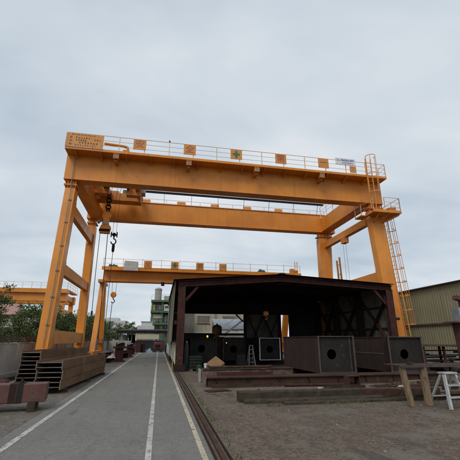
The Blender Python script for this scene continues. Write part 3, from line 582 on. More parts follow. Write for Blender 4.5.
MB().hexa([(6.75, YF - 0.24, 5.36), (7.25, YF - 0.24, 5.37), (7.25, YB + .42, 5.37), (6.75, YB + .42, 5.36)], [(6.9, YF - 0.24, 5.43), (7.1, YF - 0.24, 5.43), (7.1, YB + .42, 5.43), (6.9, YB + .42, 5.43)]).build('ridge_cap', ROOFS, sh)
# left side sheets (olive grey), ragged lower edges, slightly skewed
r = random.Random(3)
for i in range(13):
    y = YF + 0.1 + i * 0.81; ht = 3.45 + r.uniform(-0.18, 0.12)
    o = place('wall_sheet', corr_mesh('wall_sheet', 0.84, ht, SHEETG, 0.21, 0.03, 'y'), (XL - 0.26 - 0.006 * (i % 2), y, 4.84 - ht), sh); o.rotation_euler = (0, R(r.uniform(0.6, 2.0)), 0)
for i in range(6):
    y = YF + 0.6 + i * 1.7; o = place('lower_sheet', corr_mesh('lower_sheet', 1.6, 1.2, PALEW, 0.2, 0.02, 'y'), (XL + 0.02, y, 0.32 + 0.05 * (i % 3)), sh)
for z in (1.5, 3.0, 4.3): B('girt', SHEDD, sh, XL - 0.15, XL - 0.003, YF + 0.32, YB, z, z + 0.1)
# right wall: pale sheets behind bracing
for i in range(12):
    place('wall_sheet', corr_mesh('wall_sheet', 0.89, 4.76, SHEETI, 0.22, 0.03, 'y'), (XR + 0.06 + 0.004 * (i % 2), YF + 0.36 + i * 0.86, 0.25), sh)
for z in (0.6, 2.25, 3.6): B('girt', SHEDD, sh, XR - 0.01, XR + 0.05, YF + 0.32, YB, z, z + 0.12)
for a, b_ in zip(frames, frames[1:]):
    MB().bar((XR - 0.08, a + 0.35, 1.0), (XR - 0.08, b_ - 0.05, 4.3), 0.06, 0.2, (1, 0, 0)).build('cross_brace', SHEDP, sh)
    MB().bar((XR - 0.16, a + 0.35, 4.3), (XR - 0.16, b_ - 0.05, 1.0), 0.06, 0.2, (1, 0, 0)).build('cross_brace', SHEDD, sh)
# back wall: gable strip, lattice bay, closed right bay
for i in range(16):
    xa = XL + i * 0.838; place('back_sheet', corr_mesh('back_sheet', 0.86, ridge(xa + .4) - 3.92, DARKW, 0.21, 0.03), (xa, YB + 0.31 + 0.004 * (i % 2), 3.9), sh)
for xa, xb in ((XL - 0.05, 7.0), (7.0, XR + 0.1)):
    za, zb = ridge(xa), ridge(xb); MB().hexa([(xa, YB + 0.365, za - 0.6), (xb, YB + 0.365, zb - 0.6), (xb, YB + 0.38, zb - 0.6), (xa, YB + 0.38, za - 0.6)], [(xa, YB + 0.365, za + 0.028), (xb, YB + 0.365, zb + 0.028), (xb, YB + 0.38, zb + 0.028), (xa, YB + 0.38, za + 0.028)]).build('gable_strip', DARKW, sh)
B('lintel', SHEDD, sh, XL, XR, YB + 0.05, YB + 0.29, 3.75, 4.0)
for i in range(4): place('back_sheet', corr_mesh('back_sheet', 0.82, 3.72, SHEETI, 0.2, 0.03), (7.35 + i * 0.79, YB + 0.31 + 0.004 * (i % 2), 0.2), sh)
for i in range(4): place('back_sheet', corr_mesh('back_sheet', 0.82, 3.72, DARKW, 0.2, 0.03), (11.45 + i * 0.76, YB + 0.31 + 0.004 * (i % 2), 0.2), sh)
for x in (7.2, 10.35, 11.35): hpost(sh, x, YB, 3.74, 0.22, 0.24, SHEDP if x > 10 else SHEDD)
for (xa, xb) in ((7.5, 8.9), (8.9, 10.3)):
    MB().bar((xa, YB - 0.05, 0.6), (xb, YB - 0.05, 3.6), 0.05, 0.09).build('cross_brace', SHEDD, sh); MB().bar((xb, YB - 0.1, 0.6), (xa, YB - 0.1, 3.6), 0.05, 0.09).build('cross_brace', SHEDD, sh)
MB().bar((7.15, YB + 0.1, 3.1), (6.5, YB + 0.1, 3.74), 0.1, 0.1).build('knee_brace', SHEDD, sh)
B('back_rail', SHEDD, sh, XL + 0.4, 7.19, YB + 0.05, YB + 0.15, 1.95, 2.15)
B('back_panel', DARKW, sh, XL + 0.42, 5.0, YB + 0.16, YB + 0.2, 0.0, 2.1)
# ================================================================== STEEL BOXES
def steel_box(label, x0, x1, y0, y1, z0, z1, hole, hr, side, face, group, white=False, chalk=None):
    """hollow box member: four plates, front diaphragm with a round man hole set back from the plate edges"""
    cx = (x0 + x1) / 2; t = thing('box_girder', label, 'steel box', (cx, (y0 + y1) / 2, z0), group); th = 0.035
    B('side_plate', side, t, x0, x0 + th, y0, y1, z0 + th, z1 - th); B('side_plate', side, t, x1 - th, x1, y0, y1, z0 + th, z1 - th)
    B('top_plate', side, t, x0 - 0.03, x1 + 0.03, y0 - 0.03, y1, z1 - th + 0.001, z1); B('bottom_plate', side, t, x0 - 0.03, x1 + 0.03, y0 - 0.03, y1, z0, z0 + th - 0.001)
    hx, hz = hole; yd = y0 + 0.05; n = 24; b = MB(); q = []
    X_, Z_ = (x0 + th, x1 - th), (z0 + th, z1 - th)
    for i in range(n):
        a = i * math.tau / n; c, s = math.cos(a), math.sin(a)
        k = min((X_[1] - hx) / c if c > 1e-6 else 1e9, (X_[0] - hx) / c if c < -1e-6 else 1e9, (Z_[1] - hz) / s if s > 1e-6 else 1e9, (Z_[0] - hz) / s if s < -1e-6 else 1e9)
        q.append((c, s, k))
    for (rr_, yy) in ((None, 0), (hr, 0), (hr, 0.03)):
        for (c, s, k) in q: b.v.append((hx + c * (k if rr_ is None else rr_), yd + yy, hz + s * (k if rr_ is None else rr_)))
    for i in range(n):
        j = (i + 1) % n; b.f += [(i, j, n + j, n + i), (n + i, n + j, 2 * n + j, 2 * n + i)]
    for (sx_, sz_) in ((0, 0), (1, 0), (1, 1), (0, 1)):   # corners of the diaphragm
        ang = math.atan2(Z_[sz_] - hz, X_[sx_] - hx) % math.tau; i = int(ang / math.tau * n) % n; j = (i + 1) % n
        b.v.append((X_[sx_], yd, Z_[sz_])); b.f.append((i, len(b.v) - 1, j))
    d = b.build('diaphragm', face, t)
    B('rear_plate', BLACK, t, x0 + th + 0.002, x1 - th - 0.002, y1 - 0.08, y1 - 0.05, z0 + th + 0.001, z1 - th - 0.001)
    e = MB().box(x0 - 0.032, x0 + th + 0.002, y0 - 0.036, y0 - 0.031, z0, z1).box(x1 - th - 0.002, x1 + 0.032, y0 - 0.036, y0 - 0.031, z0, z1).box(x0 + th + 0.003, x1 - th - 0.003, y0 - 0.036, y0 - 0.031, z1 - th, z1).box(x0 + th + 0.003, x1 - th - 0.003, y0 - 0.036, y0 - 0.031, z0, z0 + th)
    e.build('edge_strip', PWHITE if white else SHEDD if face is BLACK else EDGE, t)
    for s in (0.12, 0.5, 0.86):
        yy = y0 + (y1 - y0) * s; MB().box(x0 - 0.006, x0 - 0.001, yy - 0.02, yy + 0.02, z0 + 0.05, z1 - 0.05).build('weld_seam', EDGE if s == 0.86 else side, t)
    if chalk:
        for body, size, px, pz in chalk: cm = lettering(body, size * 0.85, px, yd - 0.006, pz, CHALK, d, 'chalk_mark', bold=-0.006); cm.rotation_euler = (0, R(random.uniform(-14, 14)), 0); cm.scale.x = random.uniform(0.8, 1.15)
    return t
G_BOX = 'square steel box members with a round hole in the end plate'
bx1 = steel_box('rusty brown steel box with chalk marked end plate, left of the two outside the shed', 6.42, 7.98, 13.9, 18.1, 0.33, 1.76, (7.0, 1.04), 0.2, RUSTB, MILL, G_BOX,
    chalk=[('P', 0.2, 7.5, 1.36), ('T', 0.2, 7.51, 1.16), ('C', 0.2, 7.53, 0.98), ('-B', 0.2, 7.2, 0.62), ('D', 0.17, 6.64, 1.38), ('C', 0.17, 6.66, 1.2), ('L', 0.17, 6.7, 1.02), ('1', 0.17, 6.74, 0.84)])
B('stiffener', EDGE, bx1, 7.8, 7.83, 13.9, 13.948, 0.37, 1.72)
bx2 = steel_box('rusty brown steel box behind the plate topped trestle, right of the two outside the shed', 9.62, 11.22, 13.9, 18.6, 0.33, 1.74, (10.36, 1.02), 0.2, RUSTB, MILL, G_BOX)
MB().box(9.585, 9.588, 14.0, 18.4, 1.03, 1.045).build('chalk_line', CHALK, bx2); MB().box(9.58, 9.587, 13.95, 14.2, 0.4, 1.7).build('end_patch', SHEDD, bx2)
bx3 = steel_box('steel box with white painted edges standing inside the shed', 6.67, 8.1, 23.6, 27.6, 0.32, 1.74, (7.4, 1.0), 0.22, SHEDD, BLACK, G_BOX, white=True)
bx4 = steel_box('dark steel box inside the shed, next to the small step ladder', 4.2, 5.7, 23.8, 27.8, 0.32, 1.76, (4.93, 1.02), 0.24, SHEDD, BLACK, G_BOX)
bx5 = steel_box('dark steel box just inside the shed behind the green wire crate', 1.95, 3.5, 22.2, 26.0, 0.32, 1.7, (2.6, 1.1), 0.22, SHEDD, BLACK, G_BOX)
# supports
sup = 'steel sleepers under the boxes in the shed'
for i, (x0, x1, y, lab) in enumerate(((1.8, 3.7, 22.6, 'front sleeper under the dark box by the green crate'), (1.8, 3.7, 25.4, 'rear sleeper under the dark box by the green crate'), (4.0, 8.3, 24.2, 'front sleeper under the white edged box'), (4.0, 8.3, 27.0, 'rear sleeper under the white edged box'), (5.7, 12.0, 17.0, 'long sleeper under the rear of the two outside boxes'))):
    zt = 0.318 if y != 17.0 else 0.328
    tag(B('sleeper', SHEDD, None, x0, x1, y, y + 0.25, 0.006, zt, 0.01), lab, 'sleeper', sup)
lb = thing('long_beam', 'long rusty steel beam lying on the ground in front of the two steel boxes', 'beam', (6, 13.4, 0))
B('web', LONGB, lb, 1.79, 11.6, 13.28, 13.95, 0.045, 0.285); B('flange', LONGB, lb, 1.75, 11.65, 13.2, 14.02, 0.287, 0.325); B('flange', LONGB, lb, 1.75, 11.65, 13.2, 14.02, 0.008, 0.043)
for i in range(9): B('stiffener', SHEDD, lb, 2.1 + i * 1.18, 2.12 + i * 1.18, 13.21, 13.279, 0.044, 0.286)
B('end_plate', MOTTL, lb, 1.715, 1.748, 13.2, 14.02, 0.008, 0.325)
b2 = thing('mottled_beam', 'shorter mottled beam with flaking rust behind the long beam', 'beam', (3.3, 15, 0))
B('body', MOTTL, b2, 1.72, 5.6, 14.75, 15.3, 0.006, 0.46, 0.02); B('end_plate', CONC, b2, 1.675, 1.718, 14.73, 15.32, 0.006, 0.48); B('top_plate', LONGB, b2, 1.78, 5.62, 14.7, 15.34, 0.462, 0.49)
fb = thing('foreground_beam', 'dark mossy timber baulk lying nearest on the right in front of the gravel', 'beam', (5, 10.2, 0))
r = random.Random(15)
def timber(nm, x0, x1, y0, y1, z0, z1, par, m):
    """a worn timber: sawn section with waney, nicked edges"""
    b = MB(); n = max(6, int((x1 - x0) / 0.16)); j = lambda k=0.014: r.uniform(-k, k)
    for i in range(n + 1):
        x = x0 + (x1 - x0) * i / n + (j(0.03) if 0 < i < n else 0); nick = r.uniform(0.01, 0.05) if r.random() < 0.16 else 0
        b.v += [(x, y0 + j(), z0), (x + j(0.02), y0 + j() + nick * 0.4, z1 - 0.022 + j(0.008) - nick), (x, y0 + 0.025 + j(0.008) + nick, z1 + j(0.006)), (x, y1 - 0.025 + j(0.008), z1 + j(0.006)), (x, y1 + j(), z1 - 0.022), (x, y1 + j(), z0)]
    for i in range(n):
        for k in range(6): b.f.append((6 * i + k, 6 * i + 6 + k, 6 * i + 6 + (k + 1) % 6, 6 * i + (k + 1) % 6))
    b.f += [(5, 4, 3, 2, 1, 0), tuple(6 * n + k for k in range(6))]
    return b.build(nm, m, par)
timber('baulk', 2.22, 5.9, 10.0, 10.31, 0.004, 0.25, fb, WOODD); timber('baulk', 5.93, 8.5, 10.03, 10.3, 0.004, 0.235, fb, LONGB)
timber('plank', 2.3, 6.4, 9.68, 9.97, 0.004, 0.09, fb, WOODD); timber('plank', 3.3, 7.4, 9.38, 9.64, 0.004, 0.06, fb, WOODD)
ob = thing('tube_offcut', 'short square steel tube offcut standing by the long beam', 'steel offcut', (7.2, 12.9, 0))
for a in ((6.98, 7.42, 12.7, 12.715, 0.012, 0.03), (6.98, 7.42, 12.7, 13.1, 0.008, 0.024), (6.98, 7.42, 12.7, 13.1, 0.31, 0.326), (6.98, 6.996, 12.7, 13.1, 0.025, 0.309), (7.404, 7.42, 12.7, 13.1, 0.025, 0.309)): B('plate', LONGB, ob, *a)
# ================================================================== STACKED H BEAMS (left)
def hstack(name_label, cx0, y0, ang, wd, ln, z0, row, rows, offs):
    ca, sa = math.cos(ang), math.sin(ang)
    for k in range(rows):
        za = z0 + k * (row + 0.004); dx, dy = offs[k]
        def tf(p, dx=dx, dy=dy): x, y, z = p[0] + dx, p[1] + dy, p[2]; return (cx0 + x * ca + y * sa, y0 - x * sa + y * ca, z)
        o_ = tf((wd / 2, ln / 2, 0)); t = thing('steel_beam', name_label[k], 'steel beam', (o_[0], o_[1], za), 'weathered steel beams stacked at left')
        def part(nm, m, *a):
            b = MB(); b.tf = tf; b.box(*a); b.build(nm, m, t)
        part('flange', HBEAM, 0, 0.028, 0, ln, za, za + row); part('flange', HBEAM, wd - 0.028, wd, 0, ln, za, za + row)
        for q in (0.26, 0.76): part('web', HWEB, 0.0285, wd - 0.0285, 0.012, ln - 0.012, za + row * q - 0.008, za + row * q + 0.008)
        for xa in (-0.004, wd - 0.032): part('end_edge', HEND, xa + 0.003, xa + 0.033, -0.006, -0.001, za + 0.004, za + row - 0.004)
        for q in (0.26, 0.76): part('end_edge', HEND, 0.033, wd - 0.033, 0.002, 0.011, za + row * q - 0.011, za + row * q + 0.011)
    for q in (0.06, 0.5, 0.93):
        def tf2(p): return (cx0 + p[0] * ca + p[1] * sa, y0 - p[0] * sa + p[1] * ca, p[2])
        b = MB(); b.tf = tf2; b.box(-0.08, wd + 0.1, ln * q, ln * q + 0.12, 0.006, z0 - 0.002)
        pos = 'near end' if q < 0.1 else 'middle' if q < 0.6 else 'far end'
        tag(b.build('dunnage', WOODD), 'timber bearer under the %s of the %s beam stack' % (pos, 'right' if rows == 3 else 'left'), 'timber', 'bearers under the beam stacks')
hstack(['bottom weathered beam of the nearer right stack beside the road', 'middle weathered beam of the nearer right stack beside the road', 'top weathered beam of the nearer right stack beside the road'], -3.72, 12.55, R(3.4), 0.8, 6.6, 0.12, 0.285, 3, [(0, 0), (0.025, 0.0), (-0.02, 0.03)])
hstack(['bottom beam of the taller left stack near the wall', 'second beam from the ground in the taller left stack', 'third beam from the ground in the taller left stack', 'top beam of the taller left stack near the wall'], -4.85, 14.3, R(3.4), 0.68, 6.6, 0.12, 0.275, 4, [(0, 0), (0.03, 0), (0.05, 0.02), (0.03, 0.05)])
# red primer beam, lower left
def tfr(p): a = R(9); return (-2.58 + p[0] * math.cos(a) - p[1] * math.sin(a), 9.75 + p[0] * math.sin(a) + p[1] * math.cos(a), p[2])
rb = thing('primed_beam', 'red primed steel box beam with grey clamp band at bottom left', 'steel beam', (-3.6, 9.5, 0))
def rpart(nm, m, *a, bevel=0):
    b = MB(); b.tf = tfr; b.box(*a); return b.build(nm, m, rb, bevel=bevel)
rpart('body', PRIMER, -2.6, 0, 0, 0.5, 0.2, 0.60, bevel=0.012); rpart('clamp_band', MILL, -0.62, -0.5, -0.012, 0.512, 0.188, 0.616); rpart('clamp_band', SHEDD, -0.78, -0.64, -0.008, 0.508, 0.192, 0.611)
b_ = MB(); b_.tf = tfr; b_.lathe((-0.56, 0.12, 0.616), [(0.05, 0), (0.05, 0.05), (0.03, 0.052), (0.03, 0.12)], 8).build('clamp_bolt', MILL, rb)
for xx in (-2.2, -0.35): rpart('bearer', WOODD, xx, xx + 0.16, -0.1, 0.6, 0.005, 0.198)
b_ = MB(); b_.tf = tfr
for i in range(9):
    a0, a1 = i / 9 * math.tau * 0.85, (i + 1) / 9 * math.tau * 0.85; b_.bar((-0.26 + 0.07 * math.cos(a0), -0.003, 0.37 + 0.07 * math.sin(a0)), (-0.26 + 0.07 * math.cos(a1), -0.003, 0.37 + 0.07 * math.sin(a1)), 0.008, 0.006)
b_.build('chalk_mark', CHALK, rb)
rb2 = thing('primed_channel', 'faded red steel channel lying at the left edge behind the primed beam', 'steel channel', (-4.7, 10.9, 0))
for a in ((-5.6, -3.9, 10.75, 11.1, 0.30, 0.58), (-5.6, -3.85, 10.7, 10.74, 0.28, 0.62)): B('plate', PRIMER, rb2, *a)
for xx in (-5.3, -4.2): B('bearer', WOODD, rb2, xx, xx + 0.14, 10.65, 11.15, 0.005, 0.278)

# ================================================================== RIGHT FOREGROUND
tt = thing('trestle', 'rough timber trestle with a rusty plate on top, nearest at right', 'trestle', (7.4, 8.7, 0))
B('top_plate', LONGB, tt, 6.1, 9.2, 8.45, 9.15, 0.955, 0.98); B('edge_angle', EDGE, tt, 6.1, 9.2, 8.43, 8.448, 0.925, 0.982)
MB().box(6.42, 6.52, 8.5, 8.62, 0.981, 1.06).build('steel_stub', LONGB, tt)
for (xa, xb, wd, m) in ((6.2, 6.36, 0.12, WOOD), (6.81, 6.86, 0.16, WOOD), (8.6, 8.75, 0.13, WOOD)):
    MB().hexa([(xb - wd / 2, 8.5, 0.003), (xb + wd / 2, 8.5, 0.003), (xb + wd / 2, 8.62, 0.003), (xb - wd / 2, 8.62, 0.003)], [(xa - wd / 2, 8.48, 0.953), (xa + wd / 2, 8.48, 0.953), (xa + wd / 2, 8.6, 0.953), (xa - wd / 2, 8.6, 0.953)]).build('leg', m, tt, bevel=0.008)
    if xa > 8: MB().hexa([(xb - wd / 2, 9.0, 0.003), (xb + wd / 2, 9.0, 0.003), (xb + wd / 2, 9.1, 0.003), (xb - wd / 2, 9.1, 0.003)], [(xa - wd / 2, 8.95, 0.953), (xa + wd / 2, 8.95, 0.953), (xa + wd / 2, 9.05, 0.953), (xa - wd / 2, 9.05, 0.953)]).build('leg', WOODD, tt)
MB().bar((6.78, 8.42, 0.92), (6.74, 8.41, 0.7), 0.012, 0.1).build('wood_splinter', WOOD, tt)
def stepladder(label, x0, x1, y, zt, base, m, par=None, rear=0.55):
    t = thing('step_ladder', label, 'ladder', ((x0 + x1) / 2, y + rear / 2, 0)); xm = (x0 + x1) / 2
    for xt, xb in ((x0 + 0.03, x0 - base), (x1 - 0.03, x1 + base)):
        MB().bar((xb, y - 0.18, 0.006), (xt, y, zt), 0.05, 0.075, (0, 1, 0)).build('rail', m, t)
        MB().bar((xb, y + rear, 0.006), (xt, y + 0.1, zt - 0.02), 0.04, 0.05, (0, 1, 0)).build('rear_rail', m, t)
    B('top_step', m, t, x0 - 0.01, x1 + 0.01, y - 0.06, y + 0.16, zt, zt + 0.035)
    k = max(3, int(zt / 0.24))
    for i in range(1, k):
        f = i / k; xa = x0 + 0.03 - (1 - f) * (base + 0.03); xb = x1 - 0.03 + (1 - f) * (base + 0.03); yy = y - 0.18 * (1 - f)
        B('step', m, t, xa, xb, yy - 0.05, yy + 0.08, zt * f - 0.015, zt * f + 0.015)
    MB().bar((x0 - base * 0.6, y + rear * 0.7, zt * 0.3), (x1 + base * 0.6, y + rear * 0.7, zt * 0.3), 0.03, 0.03).build('rear_brace', m, t)
    return t
l_ = stepladder('small scuffed aluminium step ladder at the right edge under the trestle plate', 7.05, 7.42, 8.15, 0.79, 0.08, ALU)
MB().bar((7.408, 8.085, 0.7), (7.43, 8.06, 0.6), 0.03, 0.003, (0, 1, 0)).build('warning_label', REDM, l_)
stepladder('small dark step ladder inside the shed between the dark box and the white edged box', 5.8, 6.05, 23.0, 1.25, 0.1, CABLE, rear=0.4)
# scrap rack and red column behind the right box
rk = thing('scrap_rack', 'rusty rack with plate top and dark steel scrap right of the boxes', 'rack', (15.3, 17.6, 0))
MB().hexa([(12.6, 16.2, 1.30), (18.4, 16.2, 1.24), (18.4, 18.6, 1.30), (13.6, 18.6, 1.36)], [(12.6, 16.2, 1.33), (18.4, 16.2, 1.27), (18.4, 18.6, 1.33), (13.6, 18.6, 1.39)]).build('top_plate', LONGB, rk)
for x in (13.4, 14.6, 15.9, 17.2): MB().bar((x, 16.5, 0), (x - 0.1, 16.4, 1.27), 0.1, 0.1).build('post', SHEDP, rk); MB().bar((x, 18.3, 0), (x, 18.3, 1.28), 0.1, 0.1).build('post', SHEDD, rk)
for z in (0.35, 0.6, 0.85, 1.08): MB().bar((13.3, 16.6, z), (17.3, 16.6, z), 0.06, 0.06).build('rail', SHEDD, rk)
r = random.Random(11)
scrap_kind = ['angle', 'pipe', 'plate']
for i in range(14):
    x = 13.2 + r.random() * 3.6; y = 16.9 + r.random() * 1.1; z = 0.1 + 0.068 * i; L_ = r.uniform(0.7, 1.9); a = r.uniform(-0.5, 0.5)
    MB().bar((x - L_ / 2 * math.cos(a), y - L_ / 2 * math.sin(a), z), (x + L_ / 2 * math.cos(a), y + L_ / 2 * math.sin(a), z + r.uniform(-0.05, 0.1)), r.uniform(0.06, 0.3), r.uniform(0.03, 0.12)).build('scrap_piece', r.choice([SHEDD, BLACK, RUSTB, MILL]), rk)
for (cx, cy, rr_, lab) in ((14.0, 15.6, 0.34, 'dark coil of cable hung low in front of the scrap rack'), (12.35, 15.4, 0.27, 'loose coil of black hose beside the right steel box')):
    b = MB()
    for lp in range(4):
        pts = [(cx + (rr_ - 0.025 * lp) * math.cos(a), cy + 0.05 * lp + 0.04 * math.sin(3 * a + lp), 0.03 + rr_ + (rr_ - 0.02 * lp) * math.sin(a)) for a in [k / 16 * math.tau for k in range(17)]]
        b.path(pts, 0.022, 5)
    tag(b.build('hose_coil', RUBBER), lab, 'hose')
rc = thing('red_column', 'dark red steel column with flange plate and bolted stub at right edge', 'steel column', (15.6, 15.8, 0))
MB().hexa([(15.1, 15.6, 0), (15.8, 15.6, 0), (15.8, 16.1, 0), (15.1, 16.1, 0)], [(15.0, 15.6, 2.42), (15.7, 15.6, 2.42), (15.7, 16.1, 2.42), (15.0, 16.1, 2.42)]).build('shaft', PRIMD, rc)
B('flange_plate', PRIMD, rc, 14.62, 16.2, 15.45, 16.25, 2.43, 2.5); B('machine_head', GREYS, rc, 15.1, 15.8, 15.6, 16.1, 2.502, 3.2)
MB().bar((15.25, 15.85, 3.75), (16.2, 15.85, 3.5), 0.3, 0.2).build('arm', PRIMD, rc); B('arm_post', PRIMD, rc, 15.55, 15.85, 15.7, 16.0, 3.202, 3.6)

# ================================================================== INSIDE THE SHED
def crate(label, x0, x1, y0, y1, z0, z1):
    t = thing('wire_crate', label, 'crate', ((x0 + x1) / 2, y0, z0)); n = 6
    for i in range(n + 1):
        xx = x0 + (x1 - x0) * i / n; MB().bar((xx, y0, z0), (xx, y0, z1), 0.02, 0.02).build('bar', CRATEG, t); MB().bar((xx, y1, z0), (xx, y1, z1), 0.02, 0.02).build('bar', CRATEG, t)
    for i in range(5):
        z = z0 + (z1 - z0) * i / 4
        for yy in (y0, y1): MB().bar((x0, yy - 0.018, z), (x1, yy - 0.018, z), 0.014, 0.03).build('rail', CRATEG, t)
    B('contents', SHEDD, t, x0 + 0.04, x1 - 0.04, y0 + 0.04, y1 - 0.04, z0, z1 - 0.08); B('foot', MOTTL, t, x0 + 0.02, x0 + 0.16, y0, y1, 0.006, z0 - 0.002); B('foot', MOTTL, t, x1 - 0.16, x1 - 0.02, y0, y1, 0.006, z0 - 0.002)
crate('green wire crate by the left front post of the shed', 1.72, 2.36, 19.95, 20.5, 0.14, 0.74)
bk = thing('paint_bucket', 'white plastic bucket beside the leaning cardboard', 'bucket', (2.6, 19.6, 0)); MB().lathe((2.6, 19.6, 0.006), [(0.13, 0), (0.16, 0.34), (0.17, 0.34), (0.17, 0.38)], 14).build('body', WHITEB, bk); MB().lathe((2.6, 19.6, 0.388), [(0.175, 0), (0.165, 0.03)], 14).build('lid', PALEY, bk)
MB().path([(2.6 + 0.17 * math.cos(a), 19.6, 0.33 - 0.14 * math.sin(a)) for a in [k / 8 * math.pi for k in range(9)]], 0.006, 4).build('handle', GREYS, bk)
tag(MB().lathe((2.15, 19.3, 0.006), [(0.14, 0), (0.14, 0.3), (0.12, 0.31), (0.05, 0.36)], 12).build('oil_can', CRATEG), 'small green can on the ground before the wire crate', 'can')
cb = MB(); cxx, czz, yy = 2.98, 0.47, 19.0
cb.hexa([(cxx - 0.5, yy, czz - 0.03), (cxx - 0.05, yy - 0.06, czz - 0.33), (cxx - 0.05, yy - 0.045, czz - 0.33), (cxx - 0.5, yy + 0.015, czz - 0.03)], [(cxx + 0.02, yy + 0.1, czz + 0.33), (cxx + 0.5, yy + 0.04, czz - 0.02), (cxx + 0.5, yy + 0.055, czz - 0.02), (cxx + 0.02, yy + 0.115, czz + 0.33)])
tag(cb.build('cardboard', CARD), 'flattened brown cardboard sheet leaning diagonally on the short block', 'cardboard')
tag(B('stone_block', MOTTL, None, 2.55, 3.5, 19.13, 19.5, 0.006, 0.36, 0.02), 'mottled block under the leaning cardboard', 'block')
tk = thing('gas_tank', 'black cylinder standing in the shed against the bright back opening', 'tank', (3.83, 24.0, 0)); MB().lathe((3.83, 24.0, 1.93), [(0.2, 0), (0.33, 0.06), (0.33, 0.5), (0.22, 0.62), (0.06, 0.66), (0.05, 0.74)], 16).build('shell', BLACK, tk); MB().box(3.7, 3.96, 23.85, 24.15, 0.006, 1.928).build('stand', BLACK, tk)
cbn = thing('machine_cabinet', 'dark machine cabinet with open rusty frame in the middle left of the shed', 'cabinet', (3.75, 24.0, 0))
for x in (3.52, 4.06): B('upright', SHEDP, cbn, x, x + 0.08, 23.1, 23.2, 0.006, 1.72)
B('top_rail', SHEDD, cbn, 3.5, 4.16, 23.08, 23.22, 1.722, 1.8); B('back_plate', BLACK, cbn, 3.602, 4.058, 23.4, 23.44, 0.006, 1.7)
B('side_screen', DARKW, None, 1.5, 4.0, 28.2, 28.3, 0.006, 2.0); o = bpy.data.objects['side_screen']; tag(o, 'dark welding screen across the back left of the shed', 'screen')
hk = thing('chain_hoist', 'orange chain hoist hook hanging inside the dark shed', 'hoist', (7.3, 24.0, 3.0)); MB().path([(7.3, 24, 5.05), (7.3, 24, 3.5)], 0.02, 5).build('chain', BLACK, hk)
MB().box(7.14, 7.46, 23.9, 24.1, 3.25, 3.5).lathe((7.3, 24, 3.4), [(0.14, -0.13), (0.14, 0.13)], 12, 'x').build('hoist_body', ORG, hk); MB().path([(7.3, 24, 3.25)] + [(7.3 + 0.09 * math.cos(a), 24, 3.06 + 0.1 * math.sin(a)) for a in [R(90 - k * 27) for k in range(10)]], 0.025, 5).build('hook', ORG, hk)
MB().path([(7.42, 24, 3.3), (7.43, 24, 1.9)], 0.012, 4).build('chain', BLACK, hk)
em = bpy.data.materials.new('work_lamp_glow'); em.use_nodes = True; eb = em.node_tree.nodes['Principled BSDF']; eb.inputs['Emission Color'].default_value = (1, 0.36, 0.07, 1); eb.inputs['Emission Strength'].default_value = 2.2; eb.inputs['Base Color'].default_value = (0.3, 0.1, 0.02, 1)
for (x, y, z, s, lab) in ((3.12, 23.5, 1.83, 0.055, 'glowing orange work lamp on top of the dark box in the shed'), (4.35, 23.3, 1.42, 0.03, 'tiny orange glow of a second lamp at the machine cabinet')):
    t = thing('work_lamp', lab, 'lamp', (x, y, z - 0.1)); MB().lathe((x, y, z), [(s * 0.4, -s), (s, -s * 0.3), (s, s * 0.5), (s * 0.3, s)], 10).build('bulb', em, t)
    MB().box(x - s, x + s, y - s * 0.6, y + s * 0.6, z - s - 0.05, z - s).build('base', BLACK, t)
    if s > 0.04:
        MB().box(x - 0.03, x + 0.03, y - 0.03, y + 0.03, 1.701, z - s - 0.05).build('stem', BLACK, t)
        pl = bpy.data.lights.new('lamp_light', 'POINT'); pl.energy = 14; pl.color = (1, 0.42, 0.12); pl.shadow_soft_size = 0.05; po = bpy.data.objects.new('lamp_light', pl); C.objects.link(po); po.location = (x, y - 0.16, z + 0.05)
    else: MB().bar((x, y, z - s - 0.05), (4.141, 23.15, 1.3), 0.03, 0.03).build('arm', BLACK, t)

# ================================================================== BOUNDARY WALL (left)
wl = thing('boundary_wall', 'stained pale boundary wall with brown top rails along the left of the yard', 'wall', (-7, 30, 0))
r = random.Random(9); pm = None
for i in range(19):
    y = 8.0 + i * 2.4
    po = B('post', CONC, wl, -7.12, -6.9, y - 0.09, y + 0.09, 0, 1.56) if pm is None else again(pm, (0, i * 2.4, 0)); pm = pm or po
    pl_ = B('panel', WALLC, wl, -7.06, -6.96, y + 0.1, y + 2.3, 0.02, 1.46 + r.uniform(-0.01, 0.01))
for k, (z, dz) in enumerate(((1.49, 0.075), (1.59, 0.075), (1.69, 0.06))): B('top_rail', BROWNR, wl, -6.955 - 0.004 * k, -6.89, 7.9, 53.5, z, z + dz)
B('kerb', CONC, wl, -6.95, -6.72, 7.9, 53.5, 0, 0.14)
# end wall closing the yard behind the cranes on the left
ew = thing('end_wall', 'pale end wall of the yard behind the red steel parts', 'wall', (-5.5, 54, 0))
for i in range(2): B('panel', CONC, ew, -6.9 + i * 1.5, -5.42 + i * 1.5, 53.6, 53.75, 0, 1.5)

# ================================================================== YARD CLUTTER ALONG THE LEFT
def stand(label, x, y, h, wd):
    t = thing('machine_stand', label, 'machine stand', (x, y, 0)); B('column', SHEDP, t, x - wd * 0.32, x + wd * 0.32, y - 0.25, y + 0.25, 0.1, h * 0.78); B('base', SHEDP, t, x - wd * 0.5, x + wd * 0.5, y - 0.35, y + 0.35, 0, 0.098); B('table', SHEDP, t, x - wd * 0.5, x + wd * 0.55, y - 0.35, y + 0.35, h * 0.782, h * 0.9)
    B('head', MILL, t, x - wd * 0.3, x + wd * 0.4, y - 0.2, y + 0.2, h * 0.902, h * 1.12); MB().bar((x - wd * 0.2, y - 0.26, h * 1.05), (x + wd * 0.35, y - 0.26, h * 1.2), 0.07, 0.07).build('lever', GREYS, t)
stand('rusty pedestal machine standing among red steel at left of road', -2.95, 29.5, 1.25, 0.9)
stand('second smaller rusty pedestal farther along the left road edge', -2.75, 37.0, 1.1, 0.8)
